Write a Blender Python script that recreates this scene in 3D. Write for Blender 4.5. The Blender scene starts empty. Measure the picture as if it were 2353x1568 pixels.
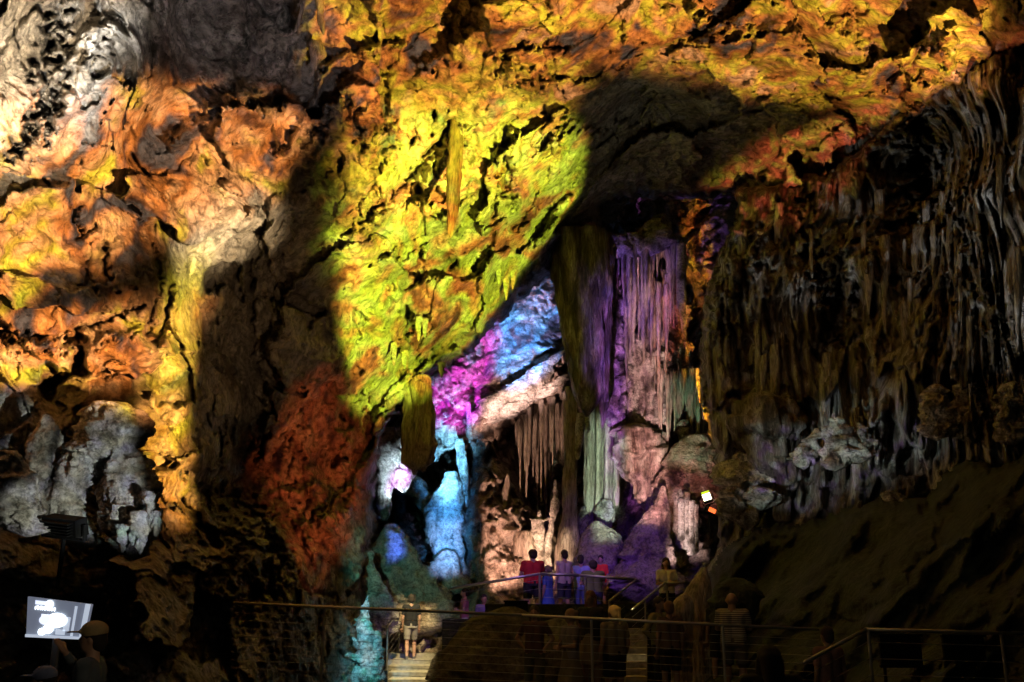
import bpy, bmesh, math, random
import numpy as np
from mathutils import Vector, Matrix
R = math.radians
random.seed(7)
C = bpy.context.scene.collection

# ------------------------------------------------------------------ camera
CAM = np.array((0.0, 0.0, 1.6)); F = 2287.6; PITCH = math.atan((1380 - 784) / F)
cam = bpy.data.cameras.new('camera'); co = bpy.data.objects.new('camera', cam); C.objects.link(co)
co.location = CAM; co.rotation_euler = (math.pi / 2 + PITCH, 0, 0)
cam.lens = 35; cam.sensor_width = 36; cam.clip_end = 400; cam.clip_start = 0.05
bpy.context.scene.camera = co
FW = np.array((0, math.cos(PITCH), math.sin(PITCH))); UP = np.array((0, -math.sin(PITCH), math.cos(PITCH)))

def P(u, v, Y):
    "pixel of the 2353x1568 photograph at world depth Y -> world point(s)"
    u = np.asarray(u, float); v = np.asarray(v, float); Y = np.asarray(Y, float)
    a = (u - 1176.5) / F; b = (784 - v) / F
    dy = FW[1] + UP[1] * b; dz = FW[2] + UP[2] * b
    t = Y / dy
    return np.stack([CAM[0] + a * t, CAM[1] + Y + 0 * t, CAM[2] + dz * t], -1)

# ------------------------------------------------------------------ world
sc = bpy.context.scene
w = bpy.data.worlds.new('World'); sc.world = w; w.use_nodes = True
bg = w.node_tree.nodes['Background']; bg.inputs[0].default_value = (0.92, 1.0, 0.85, 1); bg.inputs[1].default_value = 0.009
sc.view_settings.view_transform = 'Standard'; sc.view_settings.look = 'None'; sc.view_settings.gamma = 1
sc.view_settings.exposure = 0.0
sc.render.engine = 'CYCLES'
sc.cycles.max_bounces = 4; sc.cycles.diffuse_bounces = 1; sc.cycles.caustics_reflective = False; sc.cycles.caustics_refractive = False

# ------------------------------------------------------------------ depth of the hall (control points: u, v, world depth)
def rbf(pts):
    p = np.array(pts, float); X = p[:, :2] / 1000; d = np.linalg.norm(X[:, None] - X[None], axis=2)
    n = len(p); A = np.zeros((n + 3, n + 3)); A[:n, :n] = d + np.eye(n) * 1e-3; A[:n, n] = 1; A[:n, n + 1:] = X; A[n, :n] = 1; A[n + 1:, :n] = X.T
    s = np.linalg.solve(A, np.r_[p[:, 2], 0, 0, 0])
    def f(u, v):
        u = np.asarray(u, float) / 1000; v = np.asarray(v, float) / 1000
        r = s[n] + s[n + 1] * u + s[n + 2] * v
        for i in range(n): r = r + s[i] * np.sqrt((u - X[i, 0]) ** 2 + (v - X[i, 1]) ** 2)
        return r
    return f

DA = rbf([(-500,-400,7),(600,-400,11),(1300,-400,13),(2000,-400,13),(2850,-400,9),(-500,700,9),(-500,1900,7),
  (0,0,10.5),(140,100,12.5),(230,150,11),(450,60,14.5),(700,60,16),(1000,60,17),(1300,50,17),(1600,60,17.5),(2000,60,16),(2353,0,13),
  (0,400,12),(180,330,12),(350,300,15),(560,230,15.5),(680,280,18),(850,300,19),(1100,300,20.5),(1200,180,19),(1350,200,20),(1500,250,23.5),(1650,300,24),(1700,150,19.5),(1950,200,19),(2100,150,17),(2353,150,15),
  (0,650,13),(200,620,14),(420,520,15.5),(580,500,16.5),(660,620,20.5),(760,560,20.5),(900,560,21.5),(1040,500,22),(1200,480,24),(1330,420,25.5),(1420,420,27),(1550,440,28),(1700,430,27),(1830,350,25),(1950,300,22.5),
  (0,900,13.5),(200,900,14.5),(420,850,15.5),(450,1050,16.5),(520,800,19),(620,800,21),(720,850,22),(760,700,22),(850,800,23.5),(1000,750,25),(1100,700,26.5),(1180,650,28),(1280,560,29),(870,950,26),(960,900,27),(1060,820,28),
  (0,1150,14.5),(250,1150,16),(420,1180,17),(540,1050,20),(550,1150,21),(700,1100,23),(830,1050,26),(860,1200,27),(450,1300,17),(580,1280,18.5),(740,1300,23),(840,1380,26),
  (0,1300,13),(300,1300,15),(0,1450,12),(200,1500,13),(450,1480,16),(700,1480,21),(840,1568,25),(0,1750,11),(500,1750,14),(850,1800,20),(1400,1900,22),(2850,900,12)])
DB = rbf([(800,400,34),(1300,400,33),(1800,400,33),(800,1000,34),(900,1000,32),(960,1100,37),(985,1200,42),(940,1200,42),(1030,1000,32),(1030,1200,31),(1040,1320,30),
  (1010,880,33),(1100,800,33.5),(1250,700,33.5),(1200,850,32.5),(1290,900,31.5),(1120,960,31.8),(1120,1100,31),(1110,1280,30),(1200,1180,31),(1230,1000,38),(1300,1050,40),(1350,1100,40),(1400,1250,33),(1300,1280,32),
  (1450,700,40),(1480,600,37),(1600,600,32.5),(1620,800,32),(1600,1000,31),(1700,1100,31),(1500,1100,33),(1600,1300,30),(1450,1330,30),(900,1300,31),(900,1450,29),(1200,1450,29.5),(1700,1450,29),(1800,900,31)])
DC = rbf([(1600,300,26),(1600,700,25.5),(1620,1000,25.5),(1650,1250,25),(1690,450,26),(1800,700,23.5),(1800,1000,24),(1800,1200,24),(1850,420,25),(1960,420,22.5),(2060,290,20.5),(2110,380,24),(2110,600,21.5),(2160,200,18),(2250,200,16),(2353,100,15),
  (2000,600,21),(2000,900,21.5),(1900,850,22.5),(2100,900,20),(2250,450,16.5),(2353,400,14.5),(2230,750,18.5),(2353,700,15.5),(2353,900,16.5),(2000,1050,21),(2200,1050,19),(2353,1100,17.5),(2850,0,9),(2850,800,11),(2850,1300,12),(2200,-400,13),(2850,-400,8),(1700,1400,22),(2353,1400,15)])

# ------------------------------------------------------------------ theatre lights of the cave
LN = [0]
def lamp(loc, poly, surf, E, color=(1, 1, 1), soft=0.04, ramp=None, scale=6.0, stretch=(1, 1), dist=1.2, detail=6.0, size=0.06, rot=0.0, softs=None):
    """spot lantern at loc with barn doors closed to the convex patch `poly` (pixels on a surface) and an optional
    glass gobo: a ramp of colours over noise.  E is the irradiance wanted at the middle of the patch."""
    LN[0] += 1
    loc = np.array(loc, float)
    polys = poly if isinstance(poly[0], list) else [poly]
    wp = [np.array([P(a, b, float(surf(a, b)) if callable(surf) else surf) for a, b in q]) for q in polys]; pts = np.concatenate(wp)
    cen = pts.mean(0); d = Vector(cen - loc); r = d.length
    q = d.to_track_quat('-Z', 'Y'); M = np.array(q.to_matrix())          # columns: local axes in the world
    L = (pts - loc) @ M                                                  # into lamp space
    xy = L[:, :2] / (-L[:, 2:3]); r = r * 1.0
    ld = bpy.data.lights.new('lantern', 'SPOT'); o = bpy.data.objects.new('lantern', ld); C.objects.link(o)
    o.location = loc; o.rotation_euler = q.to_euler()
    ld.spot_size = min(2.9, 2 * math.atan(np.abs(np.linalg.norm(xy, axis=1)).max() + max([soft] + [z_ for q_ in (softs or []) for z_ in q_]) * 1.2) * 1.05); ld.spot_blend = 0.12
    ld.energy = E * 4 * math.pi * r * r; ld.shadow_soft_size = size; ld.use_nodes = True
    t = ld.node_tree; N = t.nodes; K = t.links
    em = N['Emission']
    tc = N.new('ShaderNodeTexCoord'); sp = N.new('ShaderNodeSeparateXYZ'); K.new(tc.outputs['Normal'], sp.inputs[0])
    def mth(op, a, b=None, cl=False):
        m = N.new('ShaderNodeMath'); m.operation = op; m.use_clamp = cl
        for i, x in enumerate((a, b)):
            if x is None: continue
            if isinstance(x, (int, float)): m.inputs[i].default_value = x
            else: K.new(x, m.inputs[i])
        return m.outputs[0]
    az = mth('ABSOLUTE', sp.outputs[2])
    x = mth('MULTIPLY', mth('DIVIDE', sp.outputs[0], az), GX); y = mth('MULTIPLY', mth('DIVIDE', sp.outputs[1], az), GY)
    cb = N.new('ShaderNodeCombineXYZ'); K.new(x, cb.inputs[0]); K.new(y, cb.inputs[1]); cb.inputs[2].default_value = LN[0] * 3.7
    # slightly ragged beam edge
    ez = N.new('ShaderNodeTexNoise'); ez.inputs['Scale'].default_value = 14; ez.inputs['Detail'].default_value = 3; K.new(cb.outputs[0], ez.inputs['Vector'])
    jit = mth('MULTIPLY', mth('SUBTRACT', ez.outputs[0], 0.5), soft * 1.6)
    tot = None; k0 = 0
    for pi_, q_ in enumerate(polys):
      n = len(q_); pq = xy[k0:k0 + n]; k0 += n; m = None
      sg = 1.0 if sum(pq[i, 0] * pq[(i + 1) % n, 1] - pq[(i + 1) % n, 0] * pq[i, 1] for i in range(n)) > 0 else -1.0
      for i in range(n):
        x0, y0 = pq[i]; x1, y1 = pq[(i + 1) % n]; ex, ey = x1 - x0, y1 - y0; l = math.hypot(ex, ey) or 1
        a, b = -ey / l * sg, ex / l * sg; c = -(a * x0 + b * y0)
        sf = softs[pi_][i] if softs else soft
        s = mth('ADD', mth('ADD', mth('MULTIPLY', x, float(a)), mth('MULTIPLY', y, float(b))), float(c)); s = mth('ADD', s, jit)
        mr = N.new('ShaderNodeMapRange'); mr.interpolation_type = 'SMOOTHSTEP'; K.new(s, mr.inputs[0])
        mr.inputs[1].default_value = -sf; mr.inputs[2].default_value = sf
        m = mr.outputs[0] if m is None else mth('MULTIPLY', m, mr.outputs[0])
      tot = m if tot is None else mth('MAXIMUM', tot, m)
    K.new(tot, em.inputs['Strength'])
    if ramp:
        mp = N.new('ShaderNodeMapping'); mp.inputs['Rotation'].default_value = (0, 0, rot); mp.inputs['Scale'].default_value = (stretch[0], stretch[1], 1); K.new(cb.outputs[0], mp.inputs[0])
        nz = N.new('ShaderNodeTexNoise'); nz.inputs['Scale'].default_value = scale; nz.inputs['Detail'].default_value = detail; nz.inputs['Roughness'].default_value = 0.62
        nz.inputs['Distortion'].default_value = dist; K.new(mp.outputs[0], nz.inputs['Vector'])
        cr = N.new('ShaderNodeValToRGB'); K.new(nz.outputs[0], cr.inputs[0]); e = cr.color_ramp.elements
        while len(e) < len(ramp): e.new(0.5)
        for k, (pos, cc) in enumerate(ramp):
            e[k].position = pos; e[k].color = (*cc, 1)
        K.new(cr.outputs[0], em.inputs['Color'])
    else: em.inputs['Color'].default_value = (*color, 1)
    return o
GX, GY = 1.0, 1.0

K0 = (0.11, 0.08, 0.065); OR = (1.0, 0.30, 0.055); DO = (0.60, 0.15, 0.025); YE = (1.0, 0.60, 0.04); YG = (0.66, 0.88, 0.06); PE = (1.0, 0.42, 0.15)
flame = [(0.40, K0), (0.425, DO), (0.48, OR), (0.52, YE), (0.545, (0.9, 0.75, 0.03)), (0.58, OR), (0.64, PE)]
flame2 = [(0.42, K0), (0.44, DO), (0.48, OR), (0.52, PE), (0.56, (1.0, 0.42, 0.10)), (0.60, YE), (0.67, (0.85, 0.75, 0.05))]
acid = [(0.36, (0.20, 0.10, 0.02)), (0.41, (0.8, 0.28, 0.03)), (0.45, (0.85, 0.60, 0.06)), (0.48, YG), (0.56, (0.62, 0.85, 0.03)), (0.60, (0.9, 0.62, 0.04)), (0.66, (0.7, 0.22, 0.03))]
lava = [(0.40, (0.05, 0.012, 0.01)), (0.48, (0.8, 0.12, 0.03)), (0.60, (1.0, 0.22, 0.06))]
PR = (5.0, 7.5, 0.9)      # show projectors stand on the right of the path
PL = (2.8, 4.8, 1.0)
# ceiling, right and middle
lamp(PR, [[(700,-150),(1400,-150),(1330,260),(1250,400),(780,640),(690,300)],[(1300,-150),(2300,-150),(2200,180),(2050,290),(1830,270),(1500,170),(1250,180)]], DA, 9.5, soft=0.03, ramp=flame, scale=17, dist=0.7, detail=9)
lamp(PR, [[(780,300),(1180,200),(1350,330),(1315,470),(1215,600),(1125,755),(1080,820),(830,700)],[(740,500),(1090,800),(985,875),(975,1085),(930,1085),(870,1010),(790,850)]], DA, 13.0, soft=0.014, ramp=acid, scale=15, dist=0.7, detail=9, softs=[[.07,.03,.014,.014,.014,.014,.03,.09],[.02,.014,.014,.014,.014,.02,.02]])
# left wall
lamp(PL, [[(-300,420),(260,180),(560,200),(760,230),(740,420),(610,470),(500,700),(-300,760)],[(-300,700),(500,680),(440,900),(350,900),(-300,880)],[(350,900),(440,900),(430,1170),(350,1190)]], DA, 15.0, soft=0.022, ramp=flame2, scale=15, dist=0.7, detail=9)
lamp(PL, [(440,510),(560,440),(620,470),(618,540),(500,640),(450,640)], DA, 17.0, (1.0, 0.72, 0.42), soft=0.035)
lamp(PL, [(395,620),(490,600),(465,760),(440,900),(385,900)], DA, 14.0, (0.95, 0.80, 0.05), soft=0.03)
lamp(PL, [(345,930),(425,920),(425,1150),(360,1170)], DA, 9.0, (1.0, 0.62, 0.03), soft=0.03)
lamp((-1.5, 3.0, 1.2), [[(-300,-200),(300,-200),(260,120),(100,420),(-300,440)]], DA, 16.0, (1.0, 0.78, 0.54), soft=0.06)
lamp((-1.0, 3.5, 1.0), [(150,60),(275,40),(275,180),(200,300),(130,300)], DA, 26.0, (0.93, 0.96, 1.0), soft=0.05)
lamp((0.5, 4.0, 1.0), [[(230,-200),(760,-200),(740,240),(560,280),(250,180)]], DA, 0.85, (0.90, 0.76, 0.84), soft=0.06)
lamp((1.5, 6.0, 1.0), [[(440,700),(590,500),(770,400),(770,900),(640,960),(440,1180)]], DA, 0.28, (1.0, 0.60, 0.30), soft=0.08)
lamp((-1.3, 16.0, 0.9), [[(650,860),(760,820),(880,1010),(860,1160),(720,1330),(640,1180)]], DA, 2.3, soft=0.07, ramp=lava, scale=13, stretch=(1.6, 0.7))
lamp((1.5, 8.0, 0.8), [[(1180,180),(1800,200),(1850,330),(1700,430),(1400,440),(1270,540),(1180,420)]], DA, 0.17, (0.95, 0.85, 0.60), soft=0.1)
# ledge under the ceiling on the right
lamp((3.0, 11.0, 0.8), [[(1640,435),(1840,270),(2050,270),(1900,400),(1800,445)]], DA, 5.0, soft=0.02, ramp=[(0.40,(0.9,0.13,0.05)),(0.49,(1.0,0.22,0.07)),(0.53,(0.6,0.75,0.05)),(0.58,OR),(0.66,(1.0,0.18,0.06))], scale=26)
lamp((3.4, 10.0, 0.8), [[(1900,200),(2230,90),(2353,0),(2353,90),(2150,210),(2000,290)]], DA, 3.0, soft=0.03, ramp=lava, scale=20)
# pale formations on the lower left
lamp((0.2, 7.6, 0.9), [[(75,950),(125,950),(135,1000),(125,1230),(50,1230),(60,1020)],[(180,990),(225,920),(285,920),(325,1000),(350,1180),(330,1280),(220,1240),(140,1220),(140,1080)],[(-200,1040),(35,1040),(50,1150),(40,1200),(-200,1200)]], 12.2, 3.6, soft=0.015, ramp=[(0.40,(0.30,0.32,0.26)),(0.47,(0.74,0.76,0.6)),(0.53,(0.85,0.95,0.95)),(0.58,(0.40,0.32,0.9)),(0.61,(0.6,0.9,0.75))], scale=30)
# back chamber
lamp((-0.3, 24.0, 5.2), [(1060,820),(1180,760),(1310,800),(1312,880),(1190,950),(1070,980)], 32.0, 0.9, (1.0, 0.46, 0.50), soft=0.05)  # added pink fill, lifts the dark gap above the finger ledge
lamp((-1.5, 23.5, 2.4), [(985,930),(1085,920),(1080,1010),(1068,1110),(990,1090)], 31.5, 22.0, (0.20, 0.62, 1.0), soft=0.06)
lamp((-1.5, 23.5, 2.4), [(985,1040),(1075,1000),(1070,1310),(985,1330)], 31.0, 9.0, (0.06, 0.36, 1.0), soft=0.06)
lamp((-2.7, 25.4, 2.2), [(870,975),(940,960),(945,1110),(875,1120)], 30.0, 14.0, (0.60, 0.82, 1.0), soft=0.05)
lamp((-2.7, 25.4, 2.2), [(865,1130),(910,1130),(930,1230),(870,1260)], 30.5, 4.0, (0.06, 0.16, 1.0), soft=0.06)
lamp((-1.4, 24.5, 5.0), [[(990,890),(1080,800),(1150,740),(1130,880),(1090,960),(985,980)]], 32.5, 17.0, soft=0.04, ramp=[(0.40,(0.15,0.02,0.5)),(0.48,(0.85,0.05,1.0)),(0.60,(0.9,0.15,1.0)),(0.66,(0.2,0.4,1.0))], scale=12)
lamp((-2.6, 25.4, 2.4), [(880,955),(940,955),(940,1010),(870,1040)], 31.5, 8.0, (0.75, 0.03, 1.0), soft=0.03)
lamp((-0.3, 24.0, 5.6), [[(1130,750),(1270,650),(1310,680),(1300,800),(1200,862),(1140,850)]], 32.5, 34.0, (0.13, 0.44, 0.95), soft=0.04, ramp=[(0.42,(0.05,0.06,0.2)),(0.5,(0.05,0.28,0.95)),(0.62,(0.08,0.36,1.0))], scale=14)
lamp((0.2, 24.0, 5.6), [(1180,710),(1280,610),(1290,690),(1230,760)], 32.8, 5.0, (1.0, 0.48, 0.42), soft=0.04)
lamp((-0.5, 24.0, 5.4), [(1082,960),(1140,870),(1300,800),(1315,900),(1190,955),(1082,1000)], 31.5, 10.0, (1.0, 0.62, 0.52), soft=0.04)
lamp((0.0, 26.6, 1.7), [(1080,970),(1180,930),(1300,900),(1340,1330),(1080,1340)], 31.5, 3.4, (1.0, 0.56, 0.40), soft=0.05)
lamp((1.0, 26.6, 1.7), [(1190,1150),(1340,1150),(1350,1330),(1190,1330)], 31.5, 3.0, (1.0, 0.70, 0.42), soft=0.05)
lamp((2.6, 22.5, 2.2), [(1340,940),(1430,940),(1420,1210),(1340,1210)], 31.0, 4.2, (0.62, 0.92, 0.68), soft=0.03)
lamp((1.0, 22.6, 2.0), [(1370,480),(1590,480),(1590,760),(1380,760)], 29.5, 3.4, soft=0.05, ramp=[(0.42,(0.05,0.02,0.12)),(0.5,(0.28,0.14,0.9)),(0.58,(0.5,0.25,1.0)),(0.63,(1.0,0.45,0.6))], scale=34, stretch=(2.2,0.25))
lamp((1.2, 21.5, 2.4), [(1385,600),(1445,600),(1430,1200),(1390,1200)], 29.5, 5.0, soft=0.015, ramp=[(0.45,(0.05,0.015,0.12)),(0.51,(0.55,0.16,1.0)),(0.6,(0.85,0.3,1.0))], scale=30, stretch=(1.5,0.4))
lamp((3.4, 22.2, 2.4), [(1445,560),(1535,560),(1530,1180),(1435,1180)], 29.5, 6.0, soft=0.03, ramp=[(0.42,(0.10,0.04,0.07)),(0.50,(0.9,0.42,0.42)),(0.6,(1.0,0.62,0.58))], scale=34, stretch=(1.6,0.5))
lamp((3.8, 22.4, 2.4), [(1510,640),(1600,640),(1600,830),(1510,830)], 29.5, 2.2, (1.0, 0.16, 0.08), soft=0.04)
lamp((3.7, 22.4, 2.2), [(1515,840),(1650,840),(1640,1040),(1515,1030)], 29.5, 2.6, soft=0.04, ramp=[(0.42,(0.05,0.12,0.08)),(0.5,(0.22,0.75,0.45)),(0.58,(0.9,0.6,0.5))], scale=34, stretch=(2.0,0.4))
lamp((3.8, 22.4, 2.2), [(1530,990),(1660,980),(1660,1180),(1540,1200)], 29.0, 1.6, soft=0.04, ramp=[(0.44,(0.12,0.03,0.03)),(0.52,(1.0,0.30,0.25)),(0.6,(1.0,0.6,0.55))], scale=26)
lamp((3.4, 24.5, 2.3), [(1550,1130),(1612,1130),(1600,1290),(1550,1290)], 28.5, 6.0, (1.0, 0.72, 0.70), soft=0.03)
lamp((4.2, 23.0, 2.4), [[(1580,450),(1670,450),(1660,620),(1600,800),(1575,800)]], 31.0, 6.0, soft=0.03, ramp=[(0.42,(0.6,0.15,0.02)),(0.47,(1.0,0.30,0.03)),(0.55,(1.0,0.62,0.03))], scale=22)
lamp((2.0, 21.5, 4.0), [[(1300,1180),(1540,1120),(1560,1400),(1290,1400)]], 29.0, 0.9, (0.24, 0.08, 1.0), soft=0.12)
lamp((0.5, 21.5, 4.5), [(930,1310),(1450,1250),(1450,1420),(930,1440)], 25.0, 1.3, (0.42, 0.22, 1.0), soft=0.1)
lamp((-1.5, 23.5, 2.2), [(985,1190),(1062,1190),(1060,1320),(985,1320)], 29.8, 3.5, (0.45, 0.50, 1.0), soft=0.03)
lamp((-3.6, 20.0, 2.8), [[(840,1180),(960,1190),(1060,1290),(1060,1420),(840,1420)]], 27.5, 0.85, (0.18, 0.72, 0.58), soft=0.08)
lamp((-3.2, 18.5, 2.8), [(785,1365),(870,1365),(880,1620),(775,1620)], 21.8, 6.5, soft=0.05, ramp=[(0.40,(0.05,0.6,0.45)),(0.5,(0.15,0.65,1.0)),(0.6,(0.5,0.8,0.9))], scale=18)
lamp((-1.9, 23.2, 5.0), [(895,1478),(1000,1478),(1000,1600),(882,1600)], lambda u, v: 23.2 + (1579 - v) / 125 * 7, 6.0, (1.0, 0.80, 0.36), soft=0.04)
lamp((2.3, 20.3, 2.6), [(1432,1412),(1492,1412),(1492,1560),(1400,1560)], 20.6, 3.0, (1.0, 0.80, 0.36), soft=0.04)
lamp((1.5, 3.0, 2.6), [(-50,1400),(420,1400),(420,1750),(-50,1750)], 8.2, 0.16, (1.0, 0.75, 0.45), soft=0.1)
lamp((4.2, 15.0, 3.6), [(2150,230),(2353,120),(2500,120),(2500,720),(2260,720)], 15.5, 3.2, soft=0.05, ramp=[(0.46,(0.04,0.03,0.02)),(0.53,(0.7,0.75,0.8)),(0.6,(1.0,1.0,1.0))], scale=14)
# right wall: grazing light from the path
lamp((-0.5, 14.4, 2.0), [[(1640,380),(2060,240),(2200,150),(2250,800),(1950,700),(1640,820)],[(2150,200),(2600,-60),(2600,860),(2240,800)]], DC, 1.5, soft=0.04, ramp=[(0.45,(0.06,0.055,0.035)),(0.52,(0.36,0.34,0.26)),(0.58,(0.90,0.95,1.0))], scale=15, size=0.03)
lamp((0.0, 14.6, 2.0), [[(1600,700),(1850,560),(2250,700),(2400,1100),(1640,1210)]], DC, 0.3, soft=0.08, ramp=[(0.44,(0.12,0.07,0.02)),(0.55,(0.9,0.62,0.38))], scale=14)
lamp((1.0, 14.6, 2.2), [[(1650,1040),(1850,960),(2130,880),(2353,870),(2353,990),(2100,1080),(1780,1190),(1650,1190)]], 20.0, 2.8, soft=0.04, ramp=[(0.44,(0.06,0.06,0.08)),(0.50,(0.5,0.72,0.62)),(0.56,(0.8,0.85,0.9)),(0.60,(0.35,0.2,0.9))], scale=26)
lamp((-1.0, 6.0, 4.0), [(1100,1300),(2500,1050),(2500,1650),(1100,1650)], 17.0, 0.07, (1.0, 0.92, 0.55), soft=0.2)  # faint amber fill added over the right slope, not a show light

# ------------------------------------------------------------------ noise
rng = np.random.RandomState(3)
PERM = np.tile(rng.permutation(256), 3).astype(np.int32)
G3 = np.array([(1,1,0),(-1,1,0),(1,-1,0),(-1,-1,0),(1,0,1),(-1,0,1),(1,0,-1),(-1,0,-1),(0,1,1),(0,-1,1),(0,1,-1),(0,-1,-1),(1,1,0),(0,-1,1),(-1,1,0),(0,-1,-1)], np.float32)
def perlin(p):
    p = np.asarray(p, np.float32); i = np.floor(p).astype(np.int32); f = p - i; i &= 255
    s = f * f * f * (f * (f * 6 - 15) + 10); out = 0
    for dx in (0, 1):
        wx = s[:, 0] if dx else 1 - s[:, 0]
        for dy in (0, 1):
            wy = s[:, 1] if dy else 1 - s[:, 1]
            for dz in (0, 1):
                wz = s[:, 2] if dz else 1 - s[:, 2]
                g = G3[PERM[PERM[PERM[i[:, 0] + dx & 255] + i[:, 1] + dy & 255] + i[:, 2] + dz & 255] & 15]
                out = out + wx * wy * wz * (g[:, 0] * (f[:, 0] - dx) + g[:, 1] * (f[:, 1] - dy) + g[:, 2] * (f[:, 2] - dz))
    return out
def fbm(p, o=4, gain=0.5, ridge=False):
    r = 0; a = 1
    for k in range(o):
        n = perlin(p * 2 ** k + 17.3 * k)
        r = r + a * ((1 - 2 * np.abs(n) * 1.3) if ridge else n); a *= gain
    return r
def sst(x, a, b):
    t = np.clip((x - a) / (b - a), 0, 1); return t * t * (3 - 2 * t)

# ------------------------------------------------------------------ materials
def rock(name, c1, c2, c3=(0.08, 0.06, 0.045), scale=1.2, bump=0.6, rough=0.75, flute=False):
    m = bpy.data.materials.new(name); m.use_nodes = True; N = m.node_tree.nodes; K = m.node_tree.links; b = N['Principled BSDF']
    tc = N.new('ShaderNodeTexCoord'); mp = N.new('ShaderNodeMapping'); K.new(tc.outputs['Object'], mp.inputs[0])
    if flute: mp.inputs['Scale'].default_value = (1, 1, 0.16)
    n1 = N.new('ShaderNodeTexNoise'); n1.inputs['Scale'].default_value = scale; n1.inputs['Detail'].default_value = 8; n1.inputs['Roughness'].default_value = 0.65; n1.inputs['Distortion'].default_value = 0.2
    K.new(mp.outputs[0], n1.inputs['Vector'])
    cr = N.new('ShaderNodeValToRGB'); e = cr.color_ramp.elements; e[0].position = 0.36; e[0].color = (*c3, 1); e[1].position = 0.62; e[1].color = (*c2, 1); x = e.new(0.47); x.color = (*c1, 1)
    K.new(n1.outputs[0], cr.inputs[0]); sn = N.new('ShaderNodeTexNoise'); sn.inputs['Scale'].default_value = scale * 7; sn.inputs['Detail'].default_value = 6; sn.inputs['Roughness'].default_value = 0.75; K.new(mp.outputs[0], sn.inputs['Vector'])
    sm = N.new('ShaderNodeMapRange'); K.new(sn.outputs[0], sm.inputs[0]); sm.inputs[1].default_value = 0.38; sm.inputs[2].default_value = 0.56; sm.inputs[3].default_value = 0.42; sm.inputs[4].default_value = 1.08
    mu = N.new('ShaderNodeVectorMath'); mu.operation = 'SCALE'; K.new(cr.outputs[0], mu.inputs[0]); K.new(sm.outputs[0], mu.inputs[3]); K.new(mu.outputs[0], b.inputs['Base Color'])
    n2 = N.new('ShaderNodeTexNoise'); n2.inputs['Scale'].default_value = scale * 5; n2.inputs['Detail'].default_value = 8; n2.inputs['Roughness'].default_value = 0.7; K.new(mp.outputs[0], n2.inputs['Vector'])
    n3 = N.new('ShaderNodeTexNoise'); n3.inputs['Scale'].default_value = scale * 1.6; n3.inputs['Detail'].default_value = 6; n3.inputs['Distortion'].default_value = 0.2; K.new(mp.outputs[0], n3.inputs['Vector'])
    ad = N.new('ShaderNodeMath'); ad.operation = 'MULTIPLY_ADD'; K.new(n3.outputs[0], ad.inputs[0]); ad.inputs[1].default_value = 1.8; K.new(n2.outputs[0], ad.inputs[2])
    vo = N.new('ShaderNodeTexVoronoi'); vo.inputs['Scale'].default_value = scale * 4; vo.inputs['Detail'].default_value = 2; va = N.new('ShaderNodeVectorMath'); va.operation = 'MULTIPLY_ADD'; K.new(n1.outputs['Color'], va.inputs[0]); va.inputs[1].default_value = (0.6, 0.6, 0.6); K.new(mp.outputs[0], va.inputs[2]); K.new(va.outputs[0], vo.inputs['Vector'])
    a2 = N.new('ShaderNodeMath'); a2.operation = 'MULTIPLY_ADD'; K.new(vo.outputs['Distance'], a2.inputs[0]); a2.inputs[1].default_value = 0.7; K.new(ad.outputs[0], a2.inputs[2]); ad = a2
    bu = N.new('ShaderNodeBump'); bu.inputs['Strength'].default_value = bump; bu.inputs['Distance'].default_value = 0.22; K.new(ad.outputs[0], bu.inputs['Height']); K.new(bu.outputs[0], b.inputs['Normal'])
    b.inputs['Roughness'].default_value = rough; b.inputs['Specular IOR Level'].default_value = 0.4
    return m
def plain(name, c, rough=0.6, metal=0.0, emit=None, es=0.0, var=0.0):
    m = bpy.data.materials.new(name); m.use_nodes = True; N = m.node_tree.nodes; K = m.node_tree.links; b = N['Principled BSDF']
    b.inputs['Base Color'].default_value = (*c, 1); b.inputs['Roughness'].default_value = rough; b.inputs['Metallic'].default_value = metal
    if var:
        n = N.new('ShaderNodeTexNoise'); n.inputs['Scale'].default_value = 9; n.inputs['Detail'].default_value = 5
        cr = N.new('ShaderNodeValToRGB'); e = cr.color_ramp.elements; e[0].position = 0.3; e[1].position = 0.7
        e[0].color = (*[k * (1 - var) for k in c], 1); e[1].color = (*[min(1, k * (1 + var)) for k in c], 1)
        tc = N.new('ShaderNodeTexCoord'); K.new(tc.outputs['Object'], n.inputs['Vector']); K.new(n.outputs[0], cr.inputs[0]); K.new(cr.outputs[0], b.inputs['Base Color'])
    if emit: b.inputs['Emission Color'].default_value = (*emit, 1); b.inputs['Emission Strength'].default_value = es
    return m
M_ROOF = rock('limestone_roof', (0.38, 0.34, 0.27), (0.54, 0.50, 0.43), (0.15, 0.125, 0.095), 0.8, 0.7)
M_BACK = rock('limestone_back', (0.44, 0.34, 0.27), (0.6, 0.5, 0.42), (0.2, 0.14, 0.11), 1.6, 0.7)
M_DRAPE = rock('drapery_rock', (0.22, 0.18, 0.14), (0.62, 0.60, 0.57), (0.06, 0.05, 0.035), 2.6, 0.8, 0.5, True)
M_FLOW = rock('flowstone', (0.42, 0.34, 0.27), (0.62, 0.54, 0.45), (0.16, 0.11, 0.08), 3.0, 0.6, 0.55, True)
M_PALE = rock('pale_calcite', (0.5, 0.46, 0.40), (0.72, 0.68, 0.62), (0.12, 0.10, 0.08), 2.2, 0.7, 0.5)
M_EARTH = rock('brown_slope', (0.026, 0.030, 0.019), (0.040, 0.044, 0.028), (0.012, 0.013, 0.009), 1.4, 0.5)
M_BROWN = rock('brown_flowstone', (0.17, 0.11, 0.06), (0.30, 0.21, 0.12), (0.06, 0.04, 0.025), 3.0, 0.6, 0.55, True)
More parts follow.
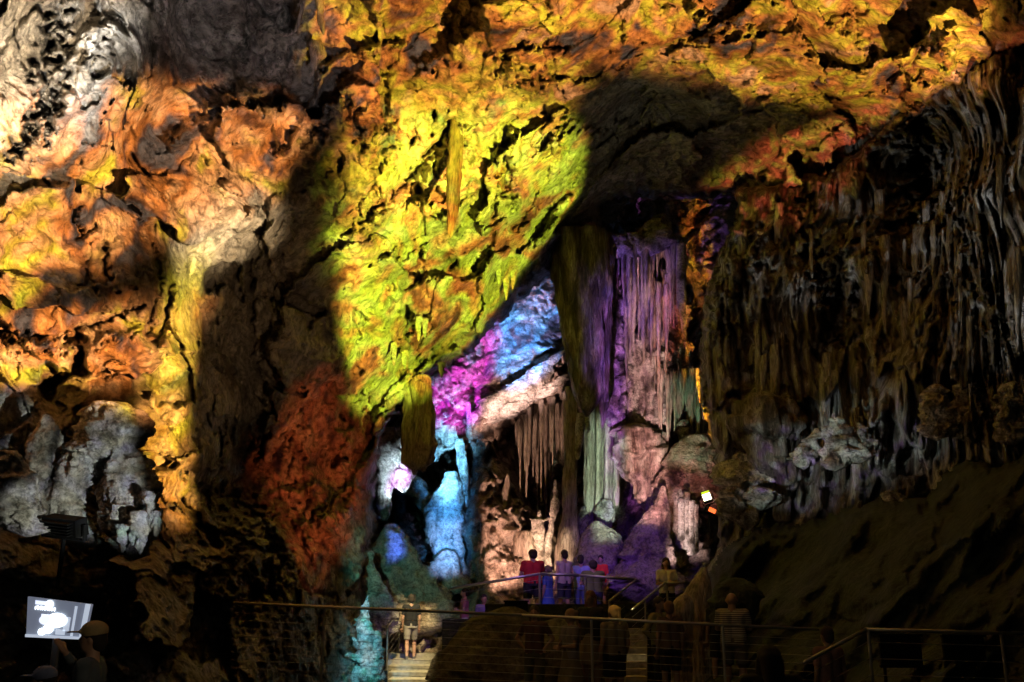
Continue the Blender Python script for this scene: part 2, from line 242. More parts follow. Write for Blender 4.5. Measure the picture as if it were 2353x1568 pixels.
M_FLOOR = rock('floor_rock', (0.11, 0.09, 0.07), (0.17, 0.14, 0.11), (0.05, 0.04, 0.03), 1.0, 0.4)

# ------------------------------------------------------------------ object helpers
def tag(o, label=None, cat=None, group=None, kind=None):
    if label: o['label'] = label
    if cat: o['category'] = cat
    if group: o['group'] = group
    if kind: o['kind'] = kind
    return o
def mesh_obj(name, verts, faces, mat, parent=None, loc=None, smooth=True):
    me = bpy.data.meshes.new(name); v = np.asarray(verts, float)
    if loc is not None: v = v - np.asarray(loc, float)
    if isinstance(faces, np.ndarray):
        k = faces.shape[1]; me.vertices.add(len(v)); me.vertices.foreach_set('co', v.astype(np.float32).ravel())
        me.loops.add(faces.size); me.loops.foreach_set('vertex_index', faces.astype(np.int32).ravel())
        me.polygons.add(len(faces)); me.polygons.foreach_set('loop_start', np.arange(0, faces.size, k, dtype=np.int32))
        me.update(calc_edges=True); me.validate()
    else: me.from_pydata([tuple(x) for x in v], [], faces); me.update()
    me.shade_smooth() if smooth else None
    me.materials.append(mat)
    o = bpy.data.objects.new(name, me); C.objects.link(o)
    if loc is not None: o.location = loc
    if parent: o.parent = parent
    return o
def empty(name, loc, rz=0.0):
    o = bpy.data.objects.new(name, None); C.objects.link(o); o.location = loc; o.rotation_euler = (0, 0, rz); o.empty_display_size = 0.2; return o

def seg_dist(U, V, poly):
    "distance to a polyline in pixels"
    best = np.full(U.shape, 1e9)
    for (x0, y0), (x1, y1) in zip(poly[:-1], poly[1:]):
        dx, dy = x1 - x0, y1 - y0; t = np.clip(((U - x0) * dx + (V - y0) * dy) / (dx * dx + dy * dy + 1e-9), 0, 1)
        best = np.minimum(best, np.hypot(U - x0 - t * dx, V - y0 - t * dy))
    return best
def inside(U, V, poly):
    r = np.zeros(U.shape, bool); n = len(poly)
    for i in range(n):
        x0, y0 = poly[i]; x1, y1 = poly[(i + 1) % n]
        c = ((y0 > V) != (y1 > V)) & (U < (x1 - x0) * (V - y0) / ((y1 - y0) or 1e-9) + x0); r ^= c
    return r

def sheet(name, rect, step, depth, poly, relief, mat, feats=(), lip=26, lipd=2.2, ragged=9):
    u0, v0, u1, v1 = rect
    us = np.arange(u0, u1 + step, step, float); vs = np.arange(v0, v1 + step, step, float)
    U, V = np.meshgrid(us, vs); U = U.ravel(); V = V.ravel(); D = depth(U, V)
    base = P(U, V, D)
    for pl, wd, amp in feats:
        x0, x1 = min(p[0] for p in pl) - wd * 5, max(p[0] for p in pl) + wd * 5; y0, y1 = min(p[1] for p in pl) - wd * 5, max(p[1] for p in pl) + wd * 5
        k = (U > x0) & (U < x1) & (V > y0) & (V < y1); uu, vv = U[k], V[k]
        g = np.stack([uu / 26, vv / 26, 0 * uu + wd], -1); w1 = wd * 1.5 * fbm(g, 4, 0.6); w2 = wd * 1.5 * fbm(g + 40, 4, 0.6); th = 0.75 + 0.7 * perlin(g * 0.6 + 9)
        D[k] += amp * (0.62 if amp > 0 else 0.8) * th * np.exp(-(seg_dist(uu + w1, vv + w2, pl) / (wd * (0.7 if amp > 0 else 1.0))) ** 2)
    D = D - relief(base, U, V)
    if poly is not None:
        ins = inside(U, V, poly); sd = seg_dist(U, V, list(poly) + [poly[0]]); sd = np.where(ins, sd, -sd)
        n = perlin(np.stack([U / 42, V / 42, U * 0 + 3], -1)) * 1.6 + perlin(np.stack([U / 14, V / 14, U * 0 + 9], -1))
        sd = sd + ragged * n
        D = D + lipd * (1 - np.clip(sd / lip, 0, 1)) ** 2
        keep = sd > 0
    else: keep = np.ones(U.shape, bool)
    X = P(U, V, D)
    nu, nv = len(us), len(vs); idx = np.arange(nu * nv).reshape(nv, nu)
    f = np.stack([idx[:-1, :-1], idx[1:, :-1], idx[1:, 1:], idx[:-1, 1:]], -1).reshape(-1, 4)
    f = f[keep[f].sum(1) >= 3]
    used = np.zeros(len(X), bool); used[f.ravel()] = True; remap = np.cumsum(used) - 1
    o = mesh_obj(name, X[used], remap[f], mat)
    o['kind'] = 'structure'
    return o

# ------------------------------------------------------------------ the cave shell
RT = rng.rand(256, 7).astype(np.float32) - 0.5
def facet(q, k, seed=0, tilt=0.9):
    "angular broken rock: every Worley cell is a tilted plane; result in metres for cells of size 1/k"
    p = np.asarray(q * k + seed * 7.7, np.float32); i = np.floor(p).astype(np.int32); best = np.full(len(p), 1e9, np.float32); val = np.zeros(len(p), np.float32)
    for dx in (-1, 0, 1):
        for dy in (-1, 0, 1):
            for dz in (-1, 0, 1):
                c = i + np.array((dx, dy, dz), np.int32); h = RT[PERM[PERM[PERM[c[:, 0] & 255] + (c[:, 1] & 255)] + (c[:, 2] & 255)]]
                d = p - c - 0.5 - h[:, :3] * 0.9; dd = (d * d).sum(1); w = dd < best; best[w] = dd[w]
                val[w] = (h[w, 3] * 0.8 + tilt * (h[w, 4] * d[w, 0] + h[w, 5] * d[w, 1] + h[w, 6] * d[w, 2]) * 1.6)
    return val / k
def slant(q, ang=0.65, a=0.7, b=1.35):
    c, s_ = math.cos(ang), math.sin(ang); return np.stack([(q[:, 0] * c + q[:, 2] * s_) * a, q[:, 1] * 0.8, (-q[:, 0] * s_ + q[:, 2] * c) * b], -1)
def relief_a(b, U, V):
    s = b.copy(); s[:, 1] *= 0.6
    wv = np.stack([fbm(s * 0.9 + 5, 4, 0.6), fbm(s * 0.9 + 31, 4, 0.6), fbm(s * 0.9 + 77, 4, 0.6)], -1) * 0.28
    q = s + wv; l = slant(q)
    r = 0.40 * fbm(q * 0.26, 3, ridge=True) + 0.95 * facet(l, 0.42, 1) + 0.60 * facet(l, 1.0, 2) + 0.40 * facet(q, 2.4, 3) + 0.26 * facet(q, 5.5, 4) + 0.07 * fbm(q * 2.4, 5, 0.6)
    r -= 0.7 * sst(fbm(q * 0.7 + 50, 3, 0.55), 0.44, 0.54) + 0.25 * sst(fbm(q * 1.8 + 80, 3, 0.5), 0.50, 0.58)
    return r
A_POLY = [(-600,-500),(2900,-500),(2900,-60),(2353,120),(2150,240),(2060,330),(1920,440),(1800,452),(1690,450),(1560,462),(1450,456),(1385,478),(1378,540),(1310,600),(1280,632),(1200,690),(1135,750),(1082,815),(988,872),(985,900),(940,950),(900,965),(872,1010),(862,1100),(868,1190),(852,1280),(845,1420),(850,1900),(-600,1900)]
FA = [
 ([(572,600),(578,700),(590,850),(640,895),(700,900)], 9, 1.2), ([(640,560),(655,640),(650,700)], 6, 0.6),
 ([(400,335),(470,270),(570,215)], 15, -1.0), ([(560,215),(600,225)], 20, -0.8),
 ([(655,350),(690,300),(722,235),(742,165),(800,130),(930,100)], 9, -1.0), ([(700,330),(760,270)], 22, 1.4),
 ([(790,535),(850,490),(930,420),(1000,340),(1048,275)], 10, 1.2), ([(800,560),(880,500),(1000,400),(1060,300)], 12, -0.6),
 ([(1145,170),(1160,125),(1190,105),(1250,103),(1290,115)], 13, 1.8), ([(1190,180),(1230,200)], 34, -1.0),
 ([(150,-40),(130,60),(95,150),(110,230),(70,300),(40,350)], 24, 2.6), ([(185,-40),(160,60),(150,150),(130,240),(100,330)], 16, 1.5), ([(235,0),(215,80),(190,150)], 12, -0.8), ([(250,90),(290,170),(300,190)], 12, 0.9),
 ([(565,0),(572,70),(560,140)], 7, 1.0), ([(560,170),(640,190),(650,240)], 8, 0.8), ([(635,80),(680,70),(690,0)], 6, -0.9),
 ([(940,720),(945,770)], 15, 2.0), ([(975,725),(970,760)], 12, 1.6), ([(1130,445),(1180,450)], 20, 1.3), ([(905,945),(930,935)], 13, 2.2), ([(1100,815),(1130,790)], 14, 1.0),
 ([(0,772),(120,775),(220,745),(330,700)], 10, 1.0), ([(10,790),(150,800),(240,790),(330,760)], 14, -0.7),
 ([(375,640),(355,700),(335,770)], 7, 0.9), ([(398,650),(380,730),(362,800)], 6, 0.9), ([(420,620),(410,700),(380,800)], 9, -0.5),
 ([(170,480),(185,550)], 10, 1.2), ([(235,560),(250,640)], 9, 0.9), ([(350,560),(370,640)], 7, 0.7),
 ([(1700,425),(1780,370),(1840,300)], 10, 0.9), ([(1960,330),(1985,310)], 6, 0.9), ([(1980,290),(2060,300),(2080,320)], 9, 0.9),
 ([(2110,60),(2110,180)], 16, 1.4), ([(2160,120),(2200,200)], 14, -0.9), ([(1570,110),(1640,60)], 26, 0.8), ([(1950,60),(2000,110)], 28, 0.8),
 ([(880,230),(900,330),(860,380)], 16, 0.8), ([(800,240),(830,330)], 18, 1.0), ([(1180,300),(1190,420)], 9, -0.9), ([(1145,300),(1150,400)], 8, -0.7),
 ([(470,1130),(560,1160),(610,1200),(640,1280),(600,1380)], 22, 1.4), ([(500,1200),(560,1260),(550,1350)], 60, -0.8),
 ([(700,1000),(720,1120),(760,1230)], 14, -0.8), ([(660,1000),(670,1150)], 12, 0.9), ([(790,1000),(800,1180)], 14, -0.7), ([(755,1010),(740,1100)], 11, 0.9),
 ([(240,1130),(230,1200)], 18, 1.2),
]
sheet('cave_ceiling_and_left_wall', (-500, -400, 2560, 1900), 3.2, DA, A_POLY, relief_a, M_ROOF, FA, lip=30, lipd=2.6)

def relief_b(b, U, V):
    s = b.copy(); wv = np.stack([fbm(s * 0.9 + 5, 3), fbm(s * 0.9 + 31, 3), fbm(s * 0.9 + 77, 3)], -1) * 0.3; q = s + wv; l = slant(q, 0.5)
    r = 0.4 * fbm(q * 0.45, 3, ridge=True) + 0.5 * facet(l, 0.7, 5) + 0.45 * facet(l, 1.8, 6) + 0.4 * facet(q, 4.5, 7) + 0.08 * fbm(q * 3, 4, 0.6)
    fl = q * np.array([2.4, 1.0, 0.25]); r += 0.28 * fbm(fl, 2, ridge=True) * sst(V, 880, 1000)
    r -= 0.35 * sst(fbm(q * 2.2 + 50, 3), 0.3, 0.42)
    return r
FB = [([(1085,985),(1150,960),(1240,915),(1300,880)], 26, -1.6), ([(1200,900),(1260,850),(1300,815)], 15, -1.8), ([(1210,940),(1310,910)], 12, -1.2),
      ([(1230,960),(1320,930)], 30, 1.8), ([(945,1120),(990,1200),(1000,1270)], 34, 5.0), ([(1000,880),(1080,830)], 20, -0.8),
      ([(1130,1010),(1180,1150)], 26, -0.8), ([(1240,980),(1240,1200)], 36, 2.0), ([(1010,1050),(1015,1300)], 24, -1.4), ([(1075,1000),(1070,1280)], 10, 0.7)]
sheet('back_chamber_wall', (760, 380, 1840, 1560), 3.0, DB, None, relief_b, M_BACK, FB)

def relief_c(b, U, V):
    s = b.copy(); wv = np.stack([fbm(s * 0.5 + 5, 2), fbm(s * 0.5 + 31, 2), fbm(s * 0.3 + 77, 2)], -1) * np.array([0.12, 0.12, 0.8]); q = s + wv
    fl = q * np.array([2.2, 1.6, 0.10]); fl2 = q * np.array([5.5, 4.0, 0.20]); fl3 = q * np.array([12.0, 9.0, 0.5]); brk = sst(fbm(b * np.array([0.5, 0.5, 0.45]) + 12, 3), -0.25, 0.15)
    r = 0.9 * fbm(b * 0.32 + 2, 3) + (0.36 * fbm(fl, 2, ridge=True) + 0.24 * fbm(fl2, 2, ridge=True) + 0.10 * fbm(fl3, 1, ridge=True)) * (0.25 + 0.75 * brk) + (0.6 * facet(q, 1.3, 8) + 0.5 * facet(q, 3.5, 9)) * (1.15 - 0.8 * brk)
    # stepped aprons: drapery ends hang free
    st = (b[:, 2] * 0.45 + 1.3 * fbm(b * np.array([0.6, 0.6, 0.1]) + 3, 3)); st = st - np.floor(st); r += 0.5 * (sst(st, 0.0, 0.08) - st)
    return r
C_POLY = [(1660,560),(1692,500),(1690,438),(1840,408),(1900,398),(1990,330),(2060,262),(2140,200),(2240,140),(2353,60),(2700,-120),(2700,1900),(1600,1900),(1600,1330),(1648,1270),(1655,1120),(1625,990),(1605,860),(1612,700)]
FC = [([(2110,270),(2125,400),(2140,500)], 30, 3.5), ([(1860,420),(1850,520),(1900,700)], 20, 1.6), ([(2230,380),(2200,480),(2230,620),(2300,800)], 20, -1.0), ([(1720,540),(1680,640),(1650,740)], 26, -1.2),
      ([(1900,600),(1930,760)], 40, 1.4), ([(2260,880),(2258,1000)], 16, 1.2), ([(1700,930),(1780,910),(1840,960)], 24, -1.0), ([(1730,1000),(1740,1060)], 14, 1.2)]
sheet('right_cave_wall', (1580, -200, 2700, 1700), 3.2, DC, C_POLY, relief_c, M_DRAPE, FC, lip=22, lipd=1.8, ragged=7)

DE = rbf([(1560,1300,24),(1660,1240,23),(1800,1190,21),(1950,1150,19),(2100,1110,17.5),(2353,1020,15),(2750,900,11),(1560,1500,21),(1700,1400,20),(1900,1400,17.5),(2100,1400,15.5),(2353,1300,13.5),(1560,1700,18),(1900,1700,15),(2353,1600,11.5),(2750,1700,8)])
def relief_e(b, U, V):
    q = b + np.stack([fbm(b * 0.7, 3), fbm(b * 0.7 + 9, 3), fbm(b * .7 + 20, 3)], -1) * 0.3
    return 1.5 * fbm(q * 0.42, 3) + 0.14 * facet(q, 1.6, 12) + 0.16 * facet(q, 4, 13) + 0.05 * fbm(q * 5, 3)
E_POLY = [(1630,1320),(1660,1255),(1740,1215),(1850,1195),(1960,1165),(2060,1130),(2130,1150),(2160,1080),(2230,1040),(2300,1060),(2420,1010),(2800,930),(2800,1800),(1500,1800),(1540,1460)]
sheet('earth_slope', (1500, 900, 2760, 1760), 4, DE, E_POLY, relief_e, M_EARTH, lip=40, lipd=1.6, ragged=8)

# ground
def ground():
    xs = np.linspace(-14, 14, 150); ys = np.linspace(-4, 42, 240); X, Y = np.meshgrid(xs, ys); X = X.ravel(); Y = Y.ravel()
    Z = -0.02 + 0 * X - 0.45 * sst(Y, 19, 23) + 2.2 * sst(Y, 26, 31) + 0.06 * fbm(np.stack([X, Y, X * 0], -1) * 0.5, 3)
    Z = Z + 0.8 * sst(np.abs(X), 7, 12)
    Z = np.where((np.abs(X + 2.8) < 0.9) & (Y > 23.4) & (Y < 31.5), np.minimum(Z, -0.5 + (Y - 24) * 0.12), Z)
    idx = np.arange(len(X)).reshape(240, 150); f = np.stack([idx[:-1, :-1], idx[:-1, 1:], idx[1:, 1:], idx[1:, :-1]], -1).reshape(-1, 4)
    o = mesh_obj('cave_floor', np.stack([X, Y, Z], -1), f, M_FLOOR); o['kind'] = 'structure'
ground()
# ------------------------------------------------------------------ rock formations (each a thing)
def lathe_data(pts, Y, ratio, lump, flute, seed, segs, step=5.0, wide=0.0):
    pts = np.array(pts, float); d = np.r_[0, np.cumsum(np.hypot(np.diff(pts[:, 0]), np.diff(pts[:, 1])) + 1e-6)]
    n = max(6, int(d[-1] / step)); s = np.linspace(0, d[-1], n)
    u = np.interp(s, d, pts[:, 0]); v = np.interp(s, d, pts[:, 1]); h = np.interp(s, d, pts[:, 2])
    for _ in range(2):
        for a in (u, v, h): a[1:-1] = (a[:-2] + 2 * a[1:-1] + a[2:]) / 4
    yy = Y if np.isscalar(Y) else np.interp(s, d, Y)
    c = P(u, v, yy); r = h * c[:, 1] / F
    th = np.linspace(0, 2 * np.pi, segs, endpoint=False)
    CX = np.cos(th)[None]; SY = np.sin(th)[None]
    base = np.stack([c[:, None, 0] + r[:, None] * CX, c[:, None, 1] + r[:, None] * ratio * SY, np.repeat(c[:, 2:3], segs, 1)], -1)
    q = base.reshape(-1, 3) + seed * 3.1
    rm = max(r.max(), 0.05)
    k = 1.0 / (rm * 1.1)
    f = 1 + lump * fbm(q * k * 0.7, 4) * 1.2 + lump * 0.3 * fbm(q * k * 2.2 + 5, 3) + (lump * 1.5 * (facet(q, k * 1.1, seed) + 0.8 * facet(q, k * 2.7, seed + 1)) * k if lump >= 0.2 else 0)
    if flute: f = f + flute * fbm(q * np.array([k * 2.2, k * 2.2, k * 0.18]), 2, ridge=True)
    f = f.reshape(n, segs, 1)
    V = c[:, None] + (base - c[:, None]) * np.clip(f, 0.25, 2.2)
    V[:, :, 2] += (lump * 0.35 * rm * perlin(q * k * 1.2 + 40)).reshape(n, segs)
    V = V.reshape(-1, 3); i = np.arange(n * segs).reshape(n, segs); j = np.roll(i, -1, 1)
    fc = [tuple(x) for x in np.stack([i[:-1], j[:-1], j[1:], i[1:]], -1).reshape(-1, 4).tolist()]
    a = len(V); V = np.concatenate([V, V[:segs].mean(0)[None] + [[0, 0, 0.2 * r[0]]], V[-segs:].mean(0)[None] - [[0, 0, 0.5 * r[-1]]]])
    for t in range(segs):
        fc.append((a, int(j[0, t]), int(i[0, t]))); fc.append((a + 1, int(i[-1, t]), int(j[-1, t])))
    return V, fc
SEED = [0]
def form(name, label, cat, profs, Y, mat=None, group=None, ratio=0.9, lump=0.25, flute=0.0, segs=26, step=4.0):
    if not isinstance(profs[0], list): profs = [profs]
    VV = []; FF = []; o = 0
    for p in profs:
        SEED[0] += 1; v, f = lathe_data(p, Y, ratio, lump, flute, SEED[0], segs, step)
        VV.append(v); FF += [tuple(x + o for x in q) for q in f]; o += len(v)
    VV = np.concatenate(VV); b = VV[np.argmin(VV[:, 2])] if name in ('stalagmite', 'boulder', 'rock_mound') else VV[np.argmax(VV[:, 2])]
    return tag(mesh_obj(name, VV, FF, mat or M_FLOW, loc=b), label, cat, group, 'thing')

# left wall
form('rock_formation', 'tall narrow pale rock standing left of the arched grey formation', 'rock formation', [(104,955,10),(108,975,22),(104,1010,27),(92,1060,26),(88,1110,20),(84,1160,22),(84,1215,26)], 12.4, M_PALE, lump=0.28, flute=0.2)
form('rock_formation', 'arched grey-green formation with a domed head and two legs above the black floodlight', 'rock formation',
     [[(250,925,26),(255,945,52),(262,985,58),(250,1030,52),(225,1050,44)], [(205,1000,20),(190,1050,34),(165,1100,36),(150,1150,32),(160,1200,36),(190,1250,30)], [(275,1020,30),(292,1070,40),(300,1120,46),(300,1170,50),(300,1220,42),(310,1275,26)]], 12.6, M_PALE, lump=0.3, flute=0.35, segs=48, step=3)
form('rock_formation', 'low lumpy pale rock at the left edge beside the tall narrow one', 'rock formation', [[(10,1040,20),(15,1080,40),(25,1130,44),(20,1200,40)],[(50,1100,16),(55,1160,24),(60,1220,30)]], 11.4, M_PALE, lump=0.5, flute=0.2, segs=36)
for k, (u, v, l, h) in enumerate([(343,1150,62,11),(322,1196,78,15),(306,1215,38,9),(358,1196,36,10),(282,1226,44,12)]):
    form('stalactite', 'short stubby pale stalactite hanging from the arched grey formation', 'stalactite', [(u,v-20,h),(u,v+l*.5,h*.8),(u-1,v+l,2)], 12.1, M_PALE, 'stubby stalactites of the arched formation', lump=0.5, flute=0.3, segs=22)
# ceiling
form('stalactite', 'long straight stalactite like a stick hanging from the middle of the yellow ceiling', 'stalactite', [(1050,262,9),(1048,300,12),(1044,400,12.5),(1040,490,9.5),(1036,530,6),(1034,546,2)], 19.6, M_BROWN, lump=0.14, flute=0.5, segs=20)
form('stalactite', 'broad tapering stalactite below the round boulder in the ceiling', 'stalactite', [(1185,228,26),(1187,275,20),(1182,320,12),(1183,360,6),(1182,388,2)], 21.0, M_BROWN, lump=0.25, flute=0.3)
form('stalactite', 'ragged dark stalactite pointing down above the hole in the yellow ceiling', 'stalactite', [(1140,330,20),(1142,375,18),(1152,405,10),(1155,440,2)], 21.6, M_BROWN, lump=0.35, flute=0.3)
form('stalactite', 'small thin stalactite between the long stick-like one and the ragged one', 'stalactite', [(1092,300,8),(1086,350,7),(1080,400,4),(1076,433,1.5)], 21.2, M_BROWN, lump=0.2)
form('stalactite', 'small dark stalactite at the left end of the diagonal rib in the ceiling', 'stalactite', [(668,300,9),(672,330,10),(666,350,4)], 17.0, lump=0.3)
form('stalactite', 'thin curled orange stalactite in the grey upper ceiling', 'stalactite', [(697,-20,8),(694,20,6),(688,50,5),(678,72,4),(664,82,4.5),(650,84,3)], 14.4, lump=0.25, segs=14, step=2.5)
form('stalactite', 'thin straight orange stalactite beside the curled one', 'stalactite', [(735,-20,12),(736,20,8),(738,50,9),(742,78,4)], 14.8, lump=0.3)
form('stalactite', 'blunt knobbly orange stalactite by the top of the long diagonal rib', 'stalactite', [(722,96,14),(730,125,18),(724,150,10),(716,176,3)], 15.2, lump=0.4)
form('stalactite', 'thick round yellow-lit stalactite hanging in the mouth of the lower chamber', 'stalactite',
     [[(972,862,10),(966,885,22),(963,920,27),(963,980,28),(961,1040,25),(957,1066,22),(955,1076,12)], [(942,850,5),(940,900,7),(938,950,5),(936,962,2)],[(950,1040,9),(951,1070,8),(952,1092,2)],[(972,1040,9),(973,1075,6),(974,1084,2)]], 26.6, lump=0.18, flute=0.45, segs=40, step=3)
for k, (u, v, l) in enumerate([(1146,615,40),(1163,640,50),(1178,628,36),(962,740,44),(976,745,30),(905,800,40),(930,818,30),(1015,845,24)]):
    form('stalactite', 'tiny stalactite on the lower lip of the yellow ceiling', 'stalactite', [(u,v-12,9),(u,v+l*.5,6),(u,v+l,1.5)], float(DA(u, v)) - 0.6, M_ROOF, 'tiny stalactites along the lip of the yellow ceiling', lump=0.3, segs=12)
# hanging drapery under the ledge
form('rock_drapery', 'huge dark pointed drapery hanging from the ledge in front of the blue-lit chamber', 'rock drapery',
     [[(1335,540,56),(1338,620,54),(1342,700,46),(1346,780,40),(1352,850,34),(1354,910,26),(1350,945,12),(1348,958,3)], [(1300,600,18),(1303,700,16),(1306,780,12),(1302,832,2)], [(1388,600,16),(1390,720,14),(1386,820,12),(1388,930,8),(1384,985,2)]], 28.3, M_DRAPE, lump=0.12, flute=0.35, segs=44, step=4)
form('rock_ledge', 'pale violet lumpy ledge from which the purple stalactites hang', 'rock ledge', [[(1400,540,20),(1420,552,34),(1425,575,34),(1415,590,14)],[(1520,492,12),(1516,520,34),(1500,560,44),(1490,580,24)],[(1460,540,20),(1465,560,34),(1460,585,20)]], 28.6, M_PALE, lump=0.45, segs=30, step=3)
rs = random.Random(11)
PU = []
for k in range(28):
    u = 1385 + 188 * (k + rs.random() * .8) / 28; l = rs.uniform(60, 215) * (1.1 if k > 17 else 0.85); t = 555 + rs.uniform(-12, 14)
    PU.append((u, l, form('stalactite', 'slim purple-lit stalactite in the dense cluster under the pale violet ledge', 'stalactite', [(u,t,rs.uniform(3.5,8)),(u+rs.uniform(-2,2),t+l*.5,rs.uniform(1.8,4.5)),(u+rs.uniform(-3,3),t+l,1.2)], 28.7+rs.uniform(-.5,1.2), M_FLOW, 'purple stalactites in the cluster under the ledge', lump=0.15, flute=0.2, segs=12, step=9)))
form('stalactite', 'long bright violet stalactite at the right end of the purple cluster', 'stalactite', [(1566,560,9),(1566,680,10),(1572,760,5),(1577,803,1.5)], 28.3, M_PALE, lump=0.1, flute=0.2, segs=16)
form('stalactite', 'small violet stalactite hanging alone below the tip of the long bright violet one', 'stalactite', [(1602,846,4),(1604,880,5),(1608,925,1)], 27.5, M_PALE, lump=0.1, segs=10)
# columns behind
PK = []
for k in range(16):
    u = 1440 + 96 * (k + rs.random() * 1.1) / 16; t = 600 + rs.uniform(-20, 60); l = rs.uniform(80, 300)
    PK.append((u, l, form('stalactite', 'pink-lit stalactite in front of the knobbly pink column', 'stalactite', [(u,t,rs.uniform(4,8)),(u+rs.uniform(-2,2),t+l*.45,rs.uniform(3,7)),(u+rs.uniform(-3,3),t+l*.8,rs.uniform(2,4)),(u+rs.uniform(-3,3),t+l,1.2)], 29.4+rs.uniform(-.4,.4), M_FLOW, 'pink stalactites before the knobbly column', lump=0.3, flute=0.35, segs=14, step=5)))
form('cave_column', 'violet-lit ragged column left of the pink column', 'cave column', [(1404,620,12),(1412,700,20),(1406,780,23),(1410,860,26),(1414,940,21),(1420,1000,12),(1421,1014,4)], 30.0, M_PALE, lump=0.4, flute=0.3, segs=34)
form('cave_column', 'knobbly pink-lit column standing above the cup-shaped rock', 'cave column', [[(1490,600,18),(1494,680,16),(1492,750,18),(1488,790,34),(1484,830,38),(1484,870,26),(1486,920,30),(1490,960,28),(1484,1000,18)],[(1452,640,9),(1454,760,8),(1450,860,10),(1456,980,12)],[(1506,780,10),(1516,820,12),(1512,880,8),(1508,940,10),(1500,1000,6)],[(1470,790,10),(1462,850,9),(1466,920,11),(1470,990,8)]], 30.2, M_PALE, lump=0.30, flute=0.8, segs=40, step=3)
form('rock_formation', 'cup-shaped tan and violet rock on a narrow foot below the pink column', 'rock formation', [(1460,978,30),(1462,995,52),(1464,1020,56),(1468,1050,48),(1476,1085,34),(1484,1115,20),(1490,1145,22),(1494,1172,10)], 29.6, M_FLOW, lump=0.42, flute=0.25, segs=60, step=2.5)
form('rock_formation', 'blocky red-lit rock right of the pink column', 'rock formation', [(1545,640,24),(1542,690,32),(1548,740,34),(1550,800,38),(1556,840,26)], 30.6, M_BACK, lump=0.4, segs=36, ratio=0.7)
form('rock_formation', 'dark reddish overhang with stubby teeth beside the lit lamp', 'rock formation', [[(1600,1000,26),(1606,1040,48),(1600,1090,52),(1610,1130,40),(1630,1165,22)],[(1545,1080,30),(1550,1140,44),(1560,1200,36),(1560,1260,20)],[(1640,1030,8),(1648,1080,12),(1654,1130,8)]], 28.9, M_BACK, lump=0.45, segs=40, ratio=0.6)
form('boulder', 'pale pinkish boulder tucked behind the green stalactite curtain', 'boulder', [(1570,965,8),(1572,985,18),(1575,1005,17),(1580,1018,6)], 29.8, M_PALE, lump=0.4)
GR = []
for k in range(24):
    u = 1514 + 118 * (k + rs.random() * .7) / 24; l = rs.uniform(70, 200); t = 850 + rs.uniform(-14, 14)
    GR.append((u, l, form('stalactite', 'slim green-lit stalactite in the curtain right of the pink column', 'stalactite', [(u,t,rs.uniform(4,8)),(u,t+l*.6,rs.uniform(3,5)),(u+rs.uniform(-2,2),t+l,1)], 29.6+rs.uniform(-.4,.8), M_FLOW, 'green stalactites in the curtain beside the pink column', lump=0.12, flute=0.2, segs=10, step=10)))
for k in range(13):
    u = 1346 + 76 * (k + rs.random() * .5) / 13; b = 1150 + rs.uniform(0, 75)
    form('cave_column', 'slender grey-green column in the bundle between drapery and cup-shaped rock', 'cave column', [(u,930,7),(u+1,1020,rs.uniform(5,8)),(u,1100,rs.uniform(5,8)),(u-1,b,7),(u,b+8,4)], 30.6+rs.uniform(-.4,.5), M_FLOW, 'grey-green columns in the bundle', lump=0.1, flute=0.25, segs=12, step=9)
form('boulder', 'pale yellow knobbly lump at the foot of the grey-green bundle', 'boulder', [(1392,1150,12),(1392,1170,20),(1388,1190,18),(1390,1204,8)], 30.0, M_PALE, lump=0.4, segs=24)
form('stalagmite', 'pale green ragged stump under the grey-green bundle', 'stalagmite', [(1342,1165,8),(1340,1190,13),(1338,1225,11)], 30.2, M_PALE, lump=0.4, segs=20)
form('cave_column', 'tall straight pink column with a flared foot in the middle of the chamber', 'cave column', [[(1312,890,13),(1312,980,15),(1311,1080,14),(1309,1170,14),(1310,1215,20),(1314,1255,30),(1316,1310,36)]], 30.0, M_FLOW, lump=0.14, flute=0.22, segs=30)
form('stalactite', 'bright cream stalactite hanging in front of the tall pink column', 'stalactite', [(1334,950,7),(1333,975,11),(1330,1010,9),(1327,1050,6),(1327,1056,3)], 29.2, M_PALE, lump=0.08, flute=0.1, segs=18)
form('stalactite', 'short knobbly pink stalactite beside the bright cream one', 'stalactite', [(1349,955,6),(1348,968,8),(1352,985,8),(1350,994,3)], 29.2, M_PALE, lump=0.3, segs=14)
BR = []
for k in range(26):
    u = 1186 + 114 * (k + rs.random() * 1.2) / 26; t = 965 - (u - 1186) * 0.65 + rs.uniform(-10, 20); b = rs.uniform(1010, 1205)
    BR.append((u, b - t, form('stalactite', 'long thin grey-brown stalactite in the recess left of the tall pink column', 'stalactite', [(u,t,rs.uniform(3,6)),(u,(t+b)/2,rs.uniform(1.8,4.6)),(u+rs.uniform(-2,2),b,1.2)], 31.2+rs.uniform(-.6,3.2), M_FLOW, 'grey-brown stalactites in the recess', lump=0.12, flute=0.25, segs=10, step=10)))
form('stalagmite', 'pink stalagmite topped by a cream starry crown', 'stalagmite', [[(1240,1172,2),(1239,1190,6),(1238,1196,16),(1236,1202,13),(1238,1225,12),(1240,1262,8),(1244,1290,9),(1250,1315,14)],[(1218,1192,2),(1226,1196,6),(1236,1200,7)],[(1262,1190,2),(1252,1196,6),(1240,1200,7)]], 29.8, M_PALE, lump=0.25, flute=0.15, segs=22, step=2.5)
form('stalagmite', 'slender bent cream stalagmite with a knob right of the crowned one', 'stalagmite', [[(1276,1105,3),(1276,1140,5),(1275,1165,10),(1272,1182,8),(1266,1210,5),(1258,1250,9),(1256,1280,7),(1262,1320,10)]], 29.9, M_PALE, lump=0.25, flute=0.15, segs=18, step=2.5)
